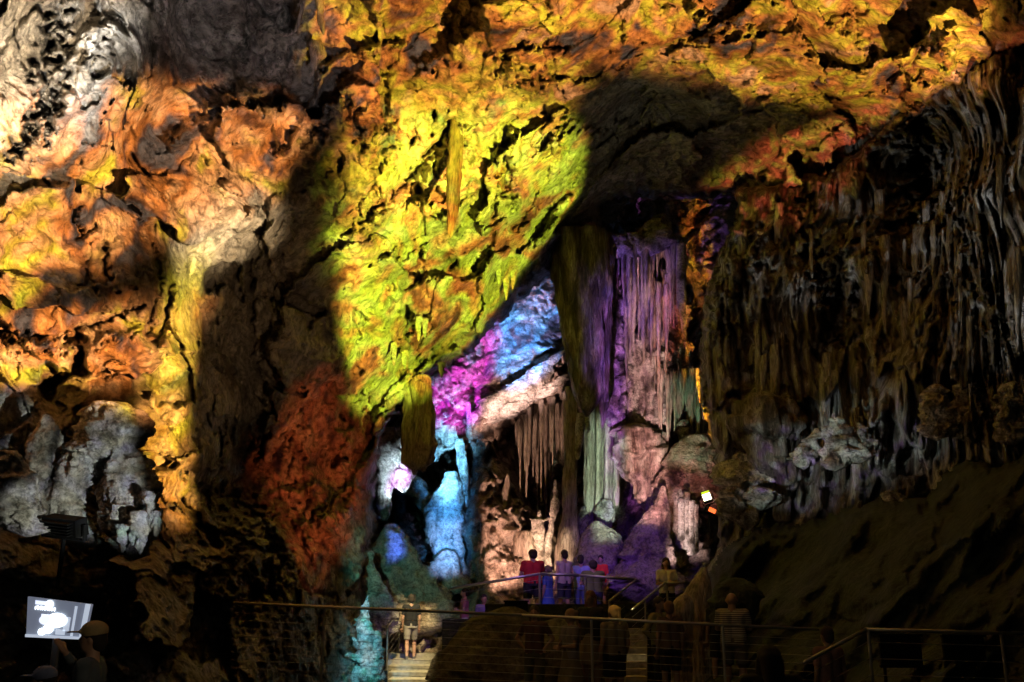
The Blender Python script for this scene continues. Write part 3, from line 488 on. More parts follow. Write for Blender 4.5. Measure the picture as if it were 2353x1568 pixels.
form('stalagmite', 'broad pink streaked stump left of the crowned stalagmite', 'stalagmite', [(1208,1222,18),(1208,1245,24),(1206,1280,22),(1210,1320,26)], 30.0, M_FLOW, lump=0.2, flute=0.25, segs=30)
form('stalagmite', 'pointed pink stalagmite against the pitted pink wall', 'stalagmite', [(1166,1090,3),(1164,1130,10),(1166,1170,9),(1170,1230,14)], 30.4, M_FLOW, lump=0.2, segs=20)
form('rock_ledge', 'bright pinkish ledge splitting into pale fingers that point up to the dark drapery', 'rock ledge', [[(1300,806,5),(1280,822,12),(1250,846,22),(1222,872,30),(1190,900,38),(1150,930,42),(1110,958,36),(1090,975,20)],[(1306,858,5),(1296,868,14),(1262,886,26),(1225,908,34),(1180,935,38),(1140,956,34),(1110,975,16)],[(1240,880,14),(1215,905,30),(1180,925,34)]], 30.5, M_PALE, lump=0.4, flute=0.1, segs=40, step=2.5, ratio=0.7)
form('stalactite', 'narrow magenta stalactite on the corner of the pink wall', 'stalactite', [(1076,925,5),(1078,960,6),(1080,1000,5.5),(1079,1018,3)], 30.2, M_PALE, lump=0.06, segs=14)
form('rock_drapery', 'glowing white and blue drapery inside the left mouth of the chamber', 'rock drapery', [[(895,985,16),(902,1010,30),(905,1050,32),(912,1090,26),(922,1118,14),(926,1132,4)],[(884,1000,12),(886,1100,11),(882,1160,12),(880,1195,8)]], 29.2, M_PALE, lump=0.25, flute=0.35, segs=40, step=3)
form('rock_formation', 'knobbly violet rock right of the glowing white drapery', 'rock formation', [(938,1080,6),(948,1105,20),(962,1130,22),(972,1155,18),(980,1178,6)], 31.0, M_PALE, lump=0.5, segs=30)
form('stalagmite', 'bulging bright blue column of flowstone beside the dark opening', 'stalagmite', [(1036,1085,12),(1034,1110,18),(1026,1145,26),(1020,1180,32),(1020,1220,34),(1026,1260,32),(1030,1290,26),(1036,1320,30)], 29.8, M_PALE, lump=0.2, flute=0.35, segs=44, step=3)
form('stalactite', 'light blue pointed stalactite between bright flowstone and pink wall', 'stalactite', [(1055,1010,9),(1062,1060,11),(1068,1110,8),(1073,1165,2)], 30.0, M_PALE, lump=0.1, flute=0.2, segs=18)
form('rock_mound', 'rounded grey-green mound at the left of the chamber floor', 'rock mound', [(900,1200,10),(906,1225,30),(918,1260,46),(930,1310,62),(932,1370,74),(925,1440,84)], 28.2, M_BACK, lump=0.45, segs=48)
form('rock_mound', 'pale blue hump below the bright flowstone column', 'rock mound', [(1030,1265,12),(1030,1285,30),(1024,1310,40),(1030,1350,48)], 28.8, M_BACK, lump=0.35, segs=36)
form('stalagmite', 'small cyan knob on the dark rock left of the grey-green mound', 'stalagmite', [(850,1264,5),(849,1275,11),(846,1290,9),(848,1305,11),(852,1330,20),(866,1380,30),(872,1450,40)], 26.2, M_PALE, lump=0.35, segs=26, step=3)
form('stalagmite', 'tall bright cyan stalagmite beside the lit staircase', 'stalagmite', [[(846,1368,1.5),(842,1388,4),(838,1396,10),(838,1406,7),(833,1424,13),(836,1450,17),(838,1480,19),(838,1510,20),(840,1560,24),(844,1620,30)],[(816,1422,2),(822,1426,8),(832,1430,10)],[(800,1500,3),(806,1503,14),(818,1510,22),(830,1520,20)],[(812,1465,2),(818,1478,6),(828,1492,8)],[(868,1450,6),(866,1500,14),(862,1560,18)]], 21.8, M_PALE, lump=0.35, flute=0.15, segs=32, step=3)
form('rock_mound', 'peaked purple-lit mound behind the people on the platform', 'rock mound', [[(1524,1122,4),(1518,1160,16),(1508,1200,26),(1496,1250,46),(1482,1300,66),(1478,1360,84)],[(1500,1160,5),(1490,1220,24),(1470,1280,40)]], 28.0, M_BACK, lump=0.45, flute=0.2, segs=64, step=3)
form('rock_mound', 'low purple mound between the grey-green bundle and the peaked mound', 'rock mound', [(1372,1194,8),(1376,1220,32),(1384,1260,60),(1384,1330,80)], 28.8, M_BACK, lump=0.35, segs=40)
for k, (u, t, b, h) in enumerate([(1566,1145,1240,7),(1578,1130,1262,6),(1588,1150,1275,7),(1600,1160,1270,5)]):
    form('cave_column', 'pale pink pillar in the small row under the dark reddish overhang', 'cave column', [(u,t,h),(u,(t+b)/2,h*.8),(u,b,h*1.1)], 28.0, M_PALE, 'pale pillars under the reddish overhang', lump=0.12, flute=0.2, segs=14)
# right wall stalactites
rs = random.Random(5)
RW = []
for k in range(38):
    for _ in range(40):
        u = rs.uniform(1640, 2360); v = rs.uniform(360, 960)
        if inside(np.array([u]), np.array([v]), C_POLY)[0] and inside(np.array([u - 18]), np.array([v - 40]), C_POLY)[0]: break
    l = rs.uniform(60, 230); h = rs.uniform(4, 11)
    o = form('stalactite', 'thin brown-grey stalactite on the big drapery wall at the right', 'stalactite', [(u,v-20,h),(u+rs.uniform(-2,2),v+l*.4,h*.85),(u+rs.uniform(-4,4),v+l,1.2)], float(DC(u, v)) - rs.uniform(0.4, 1.2), M_DRAPE, 'stalactites of the drapery wall', lump=0.15, flute=0.3, segs=10, step=11)
    RW.append((u, v, l, o))
ORD = 'first second third fourth fifth sixth seventh eighth ninth tenth eleventh twelfth thirteenth fourteenth fifteenth sixteenth'.split()
def ordinals(items, place):
    "items (u, length, obj): name each by its size class and its rank from the left"
    L = sorted(i[1] for i in items); a, b = L[len(L) // 3], L[2 * len(L) // 3]
    for nm, f in (('short', lambda l: l < a), ('medium', lambda l: a <= l < b), ('long', lambda l: l >= b)):
        for r, it in enumerate(sorted([i for i in items if f(i[1])], key=lambda i: i[0])): it[2]['label'] = f'{ORD[min(r, 15)]} from the left of the {nm} {place}'
def region(u, v):
    if u > 2180: return 'upper right corner' if v < 420 else ('right edge at mid height' if v < 700 else 'right edge above grey boulders')
    if u > 2000: return 'black gap' if v < 520 else ('whitish boulders below' if v > 740 else 'middle right')
    if u > 1820: return 'top middle' if v < 620 else 'middle above jagged rock'
    return 'upper left beside orange strip' if v < 620 else 'lower left above bell-shaped drapery'
rg = {}
ordinals(PK, 'pink stalactites before the knobbly pink column'); ordinals(PU, 'purple stalactites under the pale violet ledge'); ordinals(GR, 'green-lit stalactites beside the pink column'); ordinals(BR, 'grey-brown stalactites in the chamber recess')
for u, v, l, o in RW: rg.setdefault(region(u, v), []).append((u, l, o))
for k_, it in rg.items(): ordinals(it, 'wall stalactites, ' + k_)
form('rock_formation', 'bell-shaped striped drapery with a domed top low on the right wall', 'rock formation', [[(1752,905,16),(1758,925,52),(1762,960,66),(1768,990,70),(1770,1012,60)],[(1770,1005,50),(1776,1060,44),(1790,1120,30),(1796,1160,18),(1800,1195,16)]], 22.6, M_DRAPE, lump=0.2, flute=0.35, segs=48)
for lab, pr, Y in [('green-tinted rough boulder right of the lit lamp', [(1700,1040,14),(1712,1065,44),(1716,1100,52),(1712,1150,50),(1712,1200,40)], 22.9),
                   ('round pale boulder just above and right of the lit lamp', [(1680,1118,10),(1682,1132,26),(1684,1150,30),(1690,1172,22)], 22.0),
                   ('pale green boulder resting on the edge of the brown slope', [(1738,1120,14),(1744,1140,34),(1748,1160,30)], 21.8),
                   ('pale rock with a pointed top standing in the dark gap of the slope', [(2040,1125,4),(2046,1136,20),(2052,1152,24),(2050,1200,20)], 19.4),
                   ('whitish jagged rock in the middle of the ledge on the right', [[(1920,960,8),(1915,985,24),(1918,1020,30),(1920,1070,24)],[(1975,975,8),(1985,1000,26),(1980,1050,30)]], 19.9),
                   ('largest whitish grey boulder at the far right of the ledge', [[(2150,884,10),(2155,910,30),(2150,950,34),(2150,1000,28)],[(2215,878,12),(2225,905,34),(2220,950,38),(2215,1000,30)]], 18.0),
                   ('grey boulder cut by the right edge of the picture', [(2320,885,16),(2330,910,36),(2330,945,40),(2320,1010,30)], 16.3),
                   ('violet-tinted rough rock at the left end of the right ledge', [(1880,985,6),(1868,1010,18),(1856,1045,26),(1850,1075,14)], 20.5)]:
    form('boulder', lab, 'boulder', pr, Y, M_PALE, lump=0.75, segs=64, step=2.5, ratio=0.8)
form('stalagmite', 'tan stalagmite with a rounded shoulder among the people on the right', 'stalagmite', [(1572,1366,8),(1570,1378,20),(1568,1400,25),(1566,1450,24),(1564,1520,24),(1564,1640,27)], 18.0, M_FLOW, lump=0.10, flute=0.06, segs=30)
form('stalagmite', 'taller dull pinkish stalagmite just behind the rounded tan one', 'stalagmite', [(1618,1304,6),(1612,1330,18),(1604,1370,30),(1600,1420,33),(1602,1500,30),(1602,1640,34)], 19.4, M_FLOW, lump=0.14, flute=0.08, segs=34)
form('boulder', 'large dark rounded boulder on the right of the lit staircase', 'boulder', [(1096,1424,16),(1092,1450,44),(1086,1490,58),(1082,1540,64),(1082,1640,70)], 23.6, M_FLOOR, lump=0.3, segs=48)
form('rock_mound', 'broad dark hump of rock between the rounded boulder and the black screen', 'rock mound', [[(1160,1396,20),(1140,1418,66),(1130,1460,96),(1125,1510,112),(1130,1620,130)],[(1290,1424,40),(1290,1470,110),(1290,1620,140)]], 22.3, M_FLOOR, lump=0.3, segs=60, ratio=0.35)
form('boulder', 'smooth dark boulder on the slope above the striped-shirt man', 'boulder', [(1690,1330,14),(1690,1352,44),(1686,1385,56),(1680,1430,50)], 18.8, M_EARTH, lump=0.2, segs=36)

def rank(group, words_):
    L = sorted([o for o in C.objects if o.get('group') == group], key=lambda o: o.location.x / o.location.y)
    for r, o in enumerate(L): o['label'] = f'{ORD[r]} from the left of the {words_}'
rank('grey-green columns in the bundle', 'slender grey-green columns bundled right of the drapery')
rank('pale pillars under the reddish overhang', 'four pale pink pillars under the reddish overhang')
rank('stubby stalactites of the arched formation', 'five stubby stalactites on the arched grey formation')
rank('tiny stalactites along the lip of the yellow ceiling', 'tiny stalactites along the yellow ceiling lip')
# ------------------------------------------------------------------ built things
M_STEEL = plain('brushed_steel', (0.36, 0.35, 0.33), 0.45, 0.85); M_BLACK = plain('black_metal', (0.008, 0.008, 0.008), 0.6)
M_BLACK.node_tree.nodes['Principled BSDF'].inputs['Specular IOR Level'].default_value = 0.08
M_CONC = plain('worn_concrete', (0.34, 0.31, 0.27), 0.85, var=0.3)
class MB:
    def __init__(s): s.v = []; s.f = []
    def tube(s, a, b, r, n=8, r2=None):
        a = Vector(a); b = Vector(b); d = (b - a).normalized(); x = d.orthogonal().normalized(); y = d.cross(x); o = len(s.v); r2 = r if r2 is None else r2
        for c, q in ((a, r), (b, r2)):
            for k in range(n): t = 2 * math.pi * k / n; s.v.append(c + (x * math.cos(t) + y * math.sin(t)) * q)
        for k in range(n): s.f.append((o + k, o + (k + 1) % n, o + n + (k + 1) % n, o + n + k))
        s.f.append(tuple(o + k for k in reversed(range(n)))); s.f.append(tuple(o + n + k for k in range(n))); return s
    def box(s, c, d, M=None, taper=1.0):
        o = len(s.v); c = Vector(c)
        for z in (-1, 1):
            k = 1 if z < 0 else taper
            for x, y in ((-1, -1), (1, -1), (1, 1), (-1, 1)):
                p = Vector((x * d[0] / 2 * k, y * d[1] / 2 * k, z * d[2] / 2)); s.v.append(c + (M @ p if M else p))
        for f in ((3, 2, 1, 0), (4, 5, 6, 7), (0, 1, 5, 4), (1, 2, 6, 5), (2, 3, 7, 6), (3, 0, 4, 7)): s.f.append(tuple(o + k for k in f))
        return s
    def ell(s, c, r, n=14, m=9, rot=None):
        o = len(s.v); c = Vector(c)
        for i in range(m + 1):
            ph = math.pi * i / m
            for k in range(n):
                t = 2 * math.pi * k / n; p = Vector((r[0] * math.sin(ph) * math.cos(t), r[1] * math.sin(ph) * math.sin(t), r[2] * math.cos(ph))); s.v.append(c + (rot @ p if rot else p))
        for i in range(m):
            for k in range(n): s.f.append((o + i * n + k, o + (i + 1) * n + k, o + (i + 1) * n + (k + 1) % n, o + i * n + (k + 1) % n))
        return s
    def cap(s, a, b, ra, rb): s.tube(a, b, ra, 14, rb); s.ell(a, (ra,) * 3); s.ell(b, (rb,) * 3); return s
    def build(s, name, mat, parent=None, loc=None, smooth=False):
        # vertices of a part are given in its parent's frame
        return mesh_obj(name, [tuple(x) for x in s.v], s.f, mat, parent, loc, smooth)
def rel(pt, root): return Vector(pt) - Vector(root)
def railing(label, pts, posts, ncab, r=0.025, rc=0.006, h=1.05, mat=None, group=None, sag=0.0):
    "pts: world points of the top rail"
    pts = [Vector(p) for p in pts]; root = pts[0] - Vector((0, 0, h)); e = empty('railing', root); tag(e, label, 'railing', group)
    m = MB()
    for a, b in zip(pts[:-1], pts[1:]): m.tube(a - root, b - root, r, 10)
    for p in pts: m.ell(p - root, (r, r, r), 10, 6)
    m.build('top_rail', mat or M_STEEL, e, smooth=True)
    for p in posts:
        p = Vector(p); q = MB(); q.tube(p - root, p - root - Vector((0, 0, h)), r * 0.9, 10); q.box(p - root - Vector((0, 0, h)), (0.1, 0.1, 0.012)); q.build('post', mat or M_STEEL, e)
    for k in range(ncab):
        q = MB(); dz = Vector((0, 0, 0.14 + k * (h - 0.2) / max(1, ncab)))
        for a, b in zip(pts[:-1], pts[1:]): q.tube(a - root - dz, b - root - dz, rc, 6)
        q.build('cable', mat or M_STEEL, e)
    return e
def W(u, v, Y): return Vector([float(x) for x in P(u, v, Y)])
def lerp(a, b, t): return a + (b - a) * t
# near cable rail right across the picture
a, b, c = W(555, 1387, 15.5), W(1200, 1414, 15.2), W(1870, 1446, 15.0)
railing('long low cable railing crossing the picture in front of everybody', [W(540,1386,15.5), b, W(1880,1447,15)], [lerp(a, b, .3), lerp(b, c, .24), lerp(b, c, .69)], 8, 0.022, 0.0035, 1.1)
railing('steel railing of the platform, rising to the red-shirted person and running on to the right', [W(1036,1353,25.2), W(1240,1319,24.4), W(1330,1322,24.3), W(1462,1332,24.2)], [W(1240,1319,24.4), W(1345,1324,24.3)], 4, 0.035, 0.005, 1.0)
railing('slanting handrail going down right of the red top', [W(1462,1332,24.2), W(1400,1382,21.5)], [W(1400,1382,21.5)], 3, 0.026, 0.005, 0.9)
railing('slanting handrail with posts leading up towards the white-shirted person', [W(1452,1402,20.5), W(1528,1340,23.0), W(1600,1338,23.2)], [W(1482,1378,21.4), W(1532,1340,23.0)], 4, 0.026, 0.005, 0.9)
railing('bright steel handrail along the left of the lit staircase', [W(891,1441,25.2), W(936,1385,29.0)], [W(891,1441,25.2), W(918,1408,27.4)], 5, 0.03, 0.006, 1.0)
railing('dark cable railing with a bend in the lower right corner', [W(1850,1522,11.0), W(1990,1447,12.0), W(2400,1458,12.0)], [W(1995,1447,12.0), W(2300,1455,12.0)], 5, 0.022, 0.005, 1.1)

def stairs(label, u, w_px, steps, mat):
    b = W(u, steps[0][0], steps[0][1]); e = empty('staircase', b); tag(e, label, 'staircase')
    for (v0, y0), (v1, y1) in zip(steps[:-1], steps[1:]):
        p = W(u, v0, y0); q = W(u, v1, y1); wd = w_px * y0 / F
        m = MB(); m.box(((p.x) - b.x, (p.y + q.y) / 2 - b.y, p.z - b.z - 0.15), (wd, (q.y - p.y) + 0.03, 0.30)); m.build('step', mat, e)
    return e
zs = []
for k in range(10):
    Y = 23.2 + 0.78 * k; z = -0.42 + 0.115 * k; zs.append((1380 + (1.6 - z) / Y * F, Y))
st = stairs('lit wide concrete staircase rising from the bottom of the picture', 946, 104, zs, M_CONC)
M_WARM = plain('step_light_strip', (0.9, 0.8, 0.5), 0.5, emit=(1.0, 0.85, 0.45), es=1.0)
zs = []
for k in range(9):
    Y = 19.6 + 0.34 * k; z = 0.10 + 0.125 * k; zs.append((1380 + (1.6 - z) / Y * F, Y))
stairs('small dark flight of steps with a bright edge on every step behind the blond head', 1462, 46, zs, M_CONC)
# platform with parapet
def platform():
    m = MB()
    for (x0, x1, y0, y1, zt) in ((-0.8, 3.6, 23.2, 30.0, 1.15), (-1.7, -0.81, 25.2, 30.0, 1.15), (-0.6, 3.0, 22.9, 23.19, 1.52), (3.61, 6.0, 23.4, 30, 1.1)):
        m.box(((x0 + x1) / 2, (y0 + y1) / 2, (zt - 1) / 2 - 0.0), (x1 - x0, y1 - y0, zt + 1))
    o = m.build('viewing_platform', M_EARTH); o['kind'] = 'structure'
platform()
m = MB(); m.box((-3.6, 30.2, 0.1), (3.6, 2.9, 0.9)); o = m.build('upper_path', M_CONC); o['kind'] = 'structure'

# fixtures
def frame(fwd):
    fwd = Vector(fwd).normalized(); x = fwd.cross(Vector((0, 0, 1))).normalized(); z = x.cross(fwd); return Matrix((x, fwd, z)).transposed()
def flood(label, u, v, Y, w_, h_, fwd, roll, lit, face=None):
    b = W(u, v, Y); e = empty('floodlight', b - Vector((0, 0, h_))); tag(e, label, 'floodlight'); o = Vector((0, 0, h_)); M = frame(fwd) @ Matrix.Rotation(roll, 3, 'Y')
    m = MB(); m.box(o, (w_, 0.22, h_), M, 0.9)
    for k in range(5): m.box(o + M @ Vector((0, -0.15, (k - 2) * h_ / 6)), (w_ * .8, 0.09, 0.012), M)
    m.build('housing', M_BLACK, e)
    m = MB()
    for s in (-1, 1): m.box(o + M @ Vector((s * (w_ / 2 + .03), 0, -h_ * .25)), (0.02, 0.06, h_ * .9), M)
    m.box(o + M @ Vector((0, 0, -h_ * .72)), (w_ + .08, 0.06, 0.02), M); m.tube(o + M @ Vector((0, 0, -h_ * .72)), (0, 0, -0.5), 0.025); m.build('bracket', M_BLACK, e)
    if lit: m = MB(); m.box(o + M @ Vector((0, 0.118, 0)), (w_ * .84, 0.012, h_ * .8), M); m.build('lens', face, e)
    if lit and face is M_LENS: m = MB(); m.box(o + M @ Vector((0, 0.122, h_ * .30)), (w_ * .84, 0.012, h_ * .22), M); m.build('reflector', plain('yellow_reflector', (.8, 1, .1), 0.3, emit=(0.70, 1.0, 0.03), es=0.9), e)
M_LENS = plain('lit_lens', (1, 1, 0.9), 0.3, emit=(1.0, 1.0, 0.62), es=6.0); M_LENSO = plain('orange_lens', (1, .4, .1), 0.3, emit=(1.0, 0.16, 0.04), es=1.6)
flood('lit yellow-white floodlight on the rock right of the purple mound', 1624, 1142, 22.6, 0.21, 0.25, (-0.25, -1, 0.1), 0.3, True, M_LENS)
flood('small black lamp with an orange glow just below the lit floodlight', 1632, 1173, 22.4, 0.20, 0.12, (0.2, -1, -0.1), -0.4, True, M_LENSO)
flood('black unlit floodlight silhouetted below the arched grey formation', 148, 1208, 11.6, 0.50, 0.20, (0.3, 1, 0.3), 0.13, False)
# information panel on the left
def panel():
    Y = 9.0; c = W(124, 1418, Y); e = empty('information_board', c - Vector((0, 0, 1.1))); tag(e, 'glowing white information board on a post behind the person in the tan cap', 'information board')
    q = [W(64, 1371, Y), W(209, 1389, Y), W(192, 1470, Y), W(60, 1464, Y)]; o = c - Vector((0, 0, 1.1))
    def quad(s0, s1, t0, t1, dy, name, mat, th=0.004):
        def pt(s, t): return lerp(lerp(q[0], q[1], s), lerp(q[3], q[2], s), t) - o + Vector((0, dy, 0))
        f = [pt(s0, t0), pt(s1, t0), pt(s1, t1), pt(s0, t1)]; bk = [p + Vector((0, th, 0)) for p in f]
        return (f + bk)
    def mk(name, mat, quads):
        m = MB()
        for Q in quads:
            k = len(m.v); m.v += Q; m.f += [tuple(k + i for i in f) for f in ((3, 2, 1, 0), (4, 5, 6, 7), (0, 1, 5, 4), (1, 2, 6, 5), (2, 3, 7, 6), (3, 0, 4, 7))]
        return m.build(name, mat, e)
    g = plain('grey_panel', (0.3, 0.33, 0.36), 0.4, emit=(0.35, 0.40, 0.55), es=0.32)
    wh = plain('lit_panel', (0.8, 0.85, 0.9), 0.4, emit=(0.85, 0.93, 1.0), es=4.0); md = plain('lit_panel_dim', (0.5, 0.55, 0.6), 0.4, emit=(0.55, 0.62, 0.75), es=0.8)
    mk('backing', g, [quad(0, 1, 0, 1, 0, '', g, 0.05)])
    mk('frame', md, [quad(0.0, 1, 0.93, 1.0, -0.02, '', g, 0.02), quad(0.93, 1, 0.0, 1.0, -0.022, '', g, 0.02)])
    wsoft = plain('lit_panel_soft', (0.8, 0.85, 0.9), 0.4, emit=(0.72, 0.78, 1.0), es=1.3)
    mk('header', wsoft, [quad(0.13, 0.33, 0.07, 0.17, -0.008, '', g)])
    mk('text_line', wh, [quad(0.13 + k * 0.019 + 0.004 * (k * 5 % 3), 0.139 + k * 0.019 + 0.004 * (k * 5 % 3), 0.20 + 0.02 * (k % 3 == 0), 0.30 - 0.02 * (k % 2), -0.008, '', g) for k in range(17)])
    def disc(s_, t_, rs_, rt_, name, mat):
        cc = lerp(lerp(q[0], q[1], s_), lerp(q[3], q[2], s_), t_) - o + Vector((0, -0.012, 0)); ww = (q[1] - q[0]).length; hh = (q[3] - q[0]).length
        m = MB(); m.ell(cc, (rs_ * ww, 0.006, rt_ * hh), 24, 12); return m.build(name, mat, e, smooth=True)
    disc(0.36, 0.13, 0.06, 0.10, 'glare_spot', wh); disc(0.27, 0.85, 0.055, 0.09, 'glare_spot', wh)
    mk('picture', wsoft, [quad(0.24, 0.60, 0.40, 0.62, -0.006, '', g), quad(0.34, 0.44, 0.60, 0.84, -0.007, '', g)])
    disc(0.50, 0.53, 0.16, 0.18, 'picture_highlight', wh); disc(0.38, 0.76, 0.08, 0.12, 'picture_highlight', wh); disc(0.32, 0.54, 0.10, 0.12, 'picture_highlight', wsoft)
    mk('picture_border', md, [quad(0.62, 0.72, 0.42, 0.80, -0.004, '', g), quad(0.50, 0.66, 0.76, 0.90, -0.004, '', g), quad(0.76, 0.80, 0.10, 0.92, -0.004, '', g)])
    m = MB(); m.tube(c - o + Vector((0, 0.1, -0.15)), (0, 0.1, 0), 0.035); m.box((0, 0.1, 0), (0.3, 0.2, 0.02)); m.build('post', M_STEEL, e)
panel()
def board(label, u0, v0, u1, v1, Y, name='dark_screen', cat='screen'):
    c = W((u0 + u1) / 2, (v0 + v1) / 2, Y); wd = (u1 - u0) * Y / F; hh = (v1 - v0) * Y / F; e = empty(name, c - Vector((0, 0, 1.0))); tag(e, label, cat)
    m = MB(); m.box((0, 0, 1.0), (wd, 0.05, hh)); m.build('panel', M_BLACK, e)
    m = MB(); m.box((0, -0.02, 1 + hh / 2), (wd + .04, 0.06, 0.03)); m.box((0, -0.02, 1 - hh / 2), (wd + .04, 0.06, 0.03)); m.build('frame', M_BLACK, e)
    m = MB()
    for s in (-1, 1): m.tube((s * wd * .4, 0.03, 1 - hh / 2), (s * wd * .4, 0.03, 0), 0.02)
    m.build('post', M_BLACK, e)
board('square black panel behind the bent railing in the lower right', 2024, 1463, 2114, 1528, 12.8)
board('larger black panel right of the square one, near the right edge', 2172, 1466, 2262, 1568, 13.2)
board('flat black screen on the low wall left of the woman with tied hair', 1160, 1383, 1212, 1414, 22.3)

# ------------------------------------------------------------------ people
def remesh(mb, name, mat, parent, vox, smooth=2):
    me = bpy.data.meshes.new('t'); me.from_pydata([tuple(x) for x in mb.v], [], mb.f); t = bpy.data.objects.new('t', me); C.objects.link(t)
    md = t.modifiers.new('r', 'REMESH'); md.mode = 'VOXEL'; md.voxel_size = vox
    s = t.modifiers.new('s', 'SMOOTH'); s.iterations = smooth; s.factor = 0.5
    dg = bpy.context.evaluated_depsgraph_get(); m2 = bpy.data.meshes.new_from_object(t.evaluated_get(dg)); bpy.data.objects.remove(t)
    m2.materials.clear(); m2.materials.append(mat); m2.shade_smooth()
    o = bpy.data.objects.new(name, m2); C.objects.link(o); o.parent = parent; return o
MC = {}
def cloth(c):
    if c not in MC: MC[c] = plain('cloth', c, 0.85, var=0.12)
    return MC[c]
M_SKIN = plain('skin', (0.50, 0.29, 0.20), 0.55); M_SKIN2 = plain('dimmed_skin', (0.22, 0.12, 0.075), 0.6)  # second skin is a darkened copy, dimming the foreground people by colour
def person(label, u, vtop, Y, H, yaw, arms='down', legs='stand', top=None, bottom=None, hair=((0.03, 0.02, 0.015), 'short'), cap=None, skin=M_SKIN, build=1.0, sleeve='short', lower='shorts', stripes=None, bag=None):
    g = W(u, vtop, Y) - Vector((0, 0, H)); k = H / 1.72; e = empty('person', g, R(yaw)); e.scale = (k * build, k * build, k); tag(e, label, 'person')
    V = Vector
    if 9.7 < Y < 20:  # foreground figures: shade put into darker skin and clothes colours
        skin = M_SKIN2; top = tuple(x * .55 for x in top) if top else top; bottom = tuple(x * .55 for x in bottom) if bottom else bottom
    lg = {'stand': [((.09,0,.90),(.105,.02,.49),(.11,-.01,.08)), ((-.09,0,.90),(-.105,.03,.49),(-.12,0,.08))],
          'walk': [((.09,0,.90),(.10,.14,.50),(.10,.06,.10)), ((-.09,0,.90),(-.10,-.04,.49),(-.10,-.22,.12))],
          'sit': [((.09,0,.50),(.12,.42,.52),(.12,.40,.08)), ((-.09,0,.50),(-.12,.42,.52),(-.14,.38,.08))]}[legs]
    dz = -0.40 if legs == 'sit' else 0.0; D = V((0, 0, dz))
    sh = [V((.175,0,1.385)) + D, V((-.175,0,1.385)) + D]
    am = {'down': [((.225,-.03,1.10),(.22,.05,.86)), ((-.225,-.02,1.10),(-.22,.06,.86))],
          'up': [((.25,.16,1.22),(.10,.32,1.46)), ((-.25,.16,1.22),(-.10,.32,1.46))],
          'oneup': [((.27,.12,1.24),(.14,.26,1.48)), ((-.225,-.02,1.10),(-.20,.10,.88))],
          'hip': [((.33,-.06,1.15),(.19,.03,1.00)), ((-.33,-.06,1.15),(-.19,.03,1.00))],
          'fold': [((.23,.06,1.12),(.02,.20,1.14)), ((-.23,.06,1.12),(-.04,.22,1.10))]}[arms]
    m = MB()
    m.ell(V((0, .01, 1.60)) + D, (.078, .095, .115)); m.ell(V((0, .035, 1.555)) + D, (.058, .068, .075)); m.ell(V((0, .108, 1.585)) + D, (.013, .02, .024), 8, 6)
    for s in (-1, 1): m.ell(V((s * .08, .0, 1.59)) + D, (.014, .022, .032), 8, 6)
    m.cap(V((0, -.01, 1.50)) + D, V((0, -.01, 1.38)) + D, .054, .062)
    for s in (-1, 1):
        m.cap(V((s * .075, 0, 1.33)) + D, V((s * .06, 0, 1.08)) + D, .105, .088); m.cap(V((s * .06, 0, 1.10)) + D, V((s * .075, 0, .93)) + D, .088, .10)
    m.cap(sh[0], sh[1], .06, .06)
    for i, (el, wr) in enumerate(am):
        el = V(el) + D; wr = V(wr) + D; m.cap(sh[i], el, .05, .038); m.cap(el, wr, .038, .025)
        dr = (wr - el).normalized(); sd = dr.cross(V((0, 1, 0.2))).normalized(); pc = wr + dr * .05; nm = sd.cross(dr).normalized()
        m.cap(wr, pc, .026, .03); m.cap(wr + dr * .04 + sd * .022, wr + dr * .085 + sd * .024, .018, .016); m.cap(wr + dr * .04 - sd * .022, wr + dr * .085 - sd * .024, .018, .016)
        for f, (off, ln) in enumerate(((-.033, .060), (-.012, .075), (.011, .070), (.032, .055))):
            p0 = wr + dr * .088 + sd * off; p1 = p0 + dr * ln * .55; p2 = p1 + (dr * .6 + nm * .7).normalized() * ln * .5
            m.cap(p0, p1, .0095, .009); m.cap(p1, p2, .009, .0075)
        t0 = wr + dr * .03 - sd * .028; t1 = t0 + (dr * .6 - sd * .8).normalized() * .04; m.cap(t0, t1, .012, .011); m.cap(t1, t1 + (dr + nm * .4).normalized() * .032, .011, .009)
    for (h, kn, an) in lg:
        h, kn, an = V(h), V(kn), V(an); m.cap(h, kn, .086, .056); m.cap(kn, lerp(kn, an, .35), .054, .056); m.cap(lerp(kn, an, .35), an, .056, .036); m.cap(an - V((0, .02, .03)), an + V((0, .15, -.05)), .036, .028)
    b = remesh(m, 'body', skin, e, 0.013)
    if top:
        m = MB(); r0 = .012
        for s in (-1, 1):
            m.cap(V((s * .075, 0, 1.33)) + D, V((s * .065, 0, 1.12)) + D, .118, .108); m.tube(V((s * .065, 0, 1.14)) + D, V((s * .07, 0, .90)) + D, .112, 16, .122)
        m.cap(sh[0], sh[1], .072, .072)
        for i, (el, wr) in enumerate(am):
            el = V(el) + D; wr = V(wr) + D
            if sleeve == 'short': m.ell(sh[i], (.066,) * 3); m.tube(sh[i], lerp(sh[i], el, .7), .066, 14, .056)
            elif sleeve == 'long': m.cap(sh[i], el, .066, .05); m.tube(el, lerp(el, wr, .95), .05, 14, .036)
        remesh(m, 'shirt', stripes or cloth(top), e, 0.014, 1)
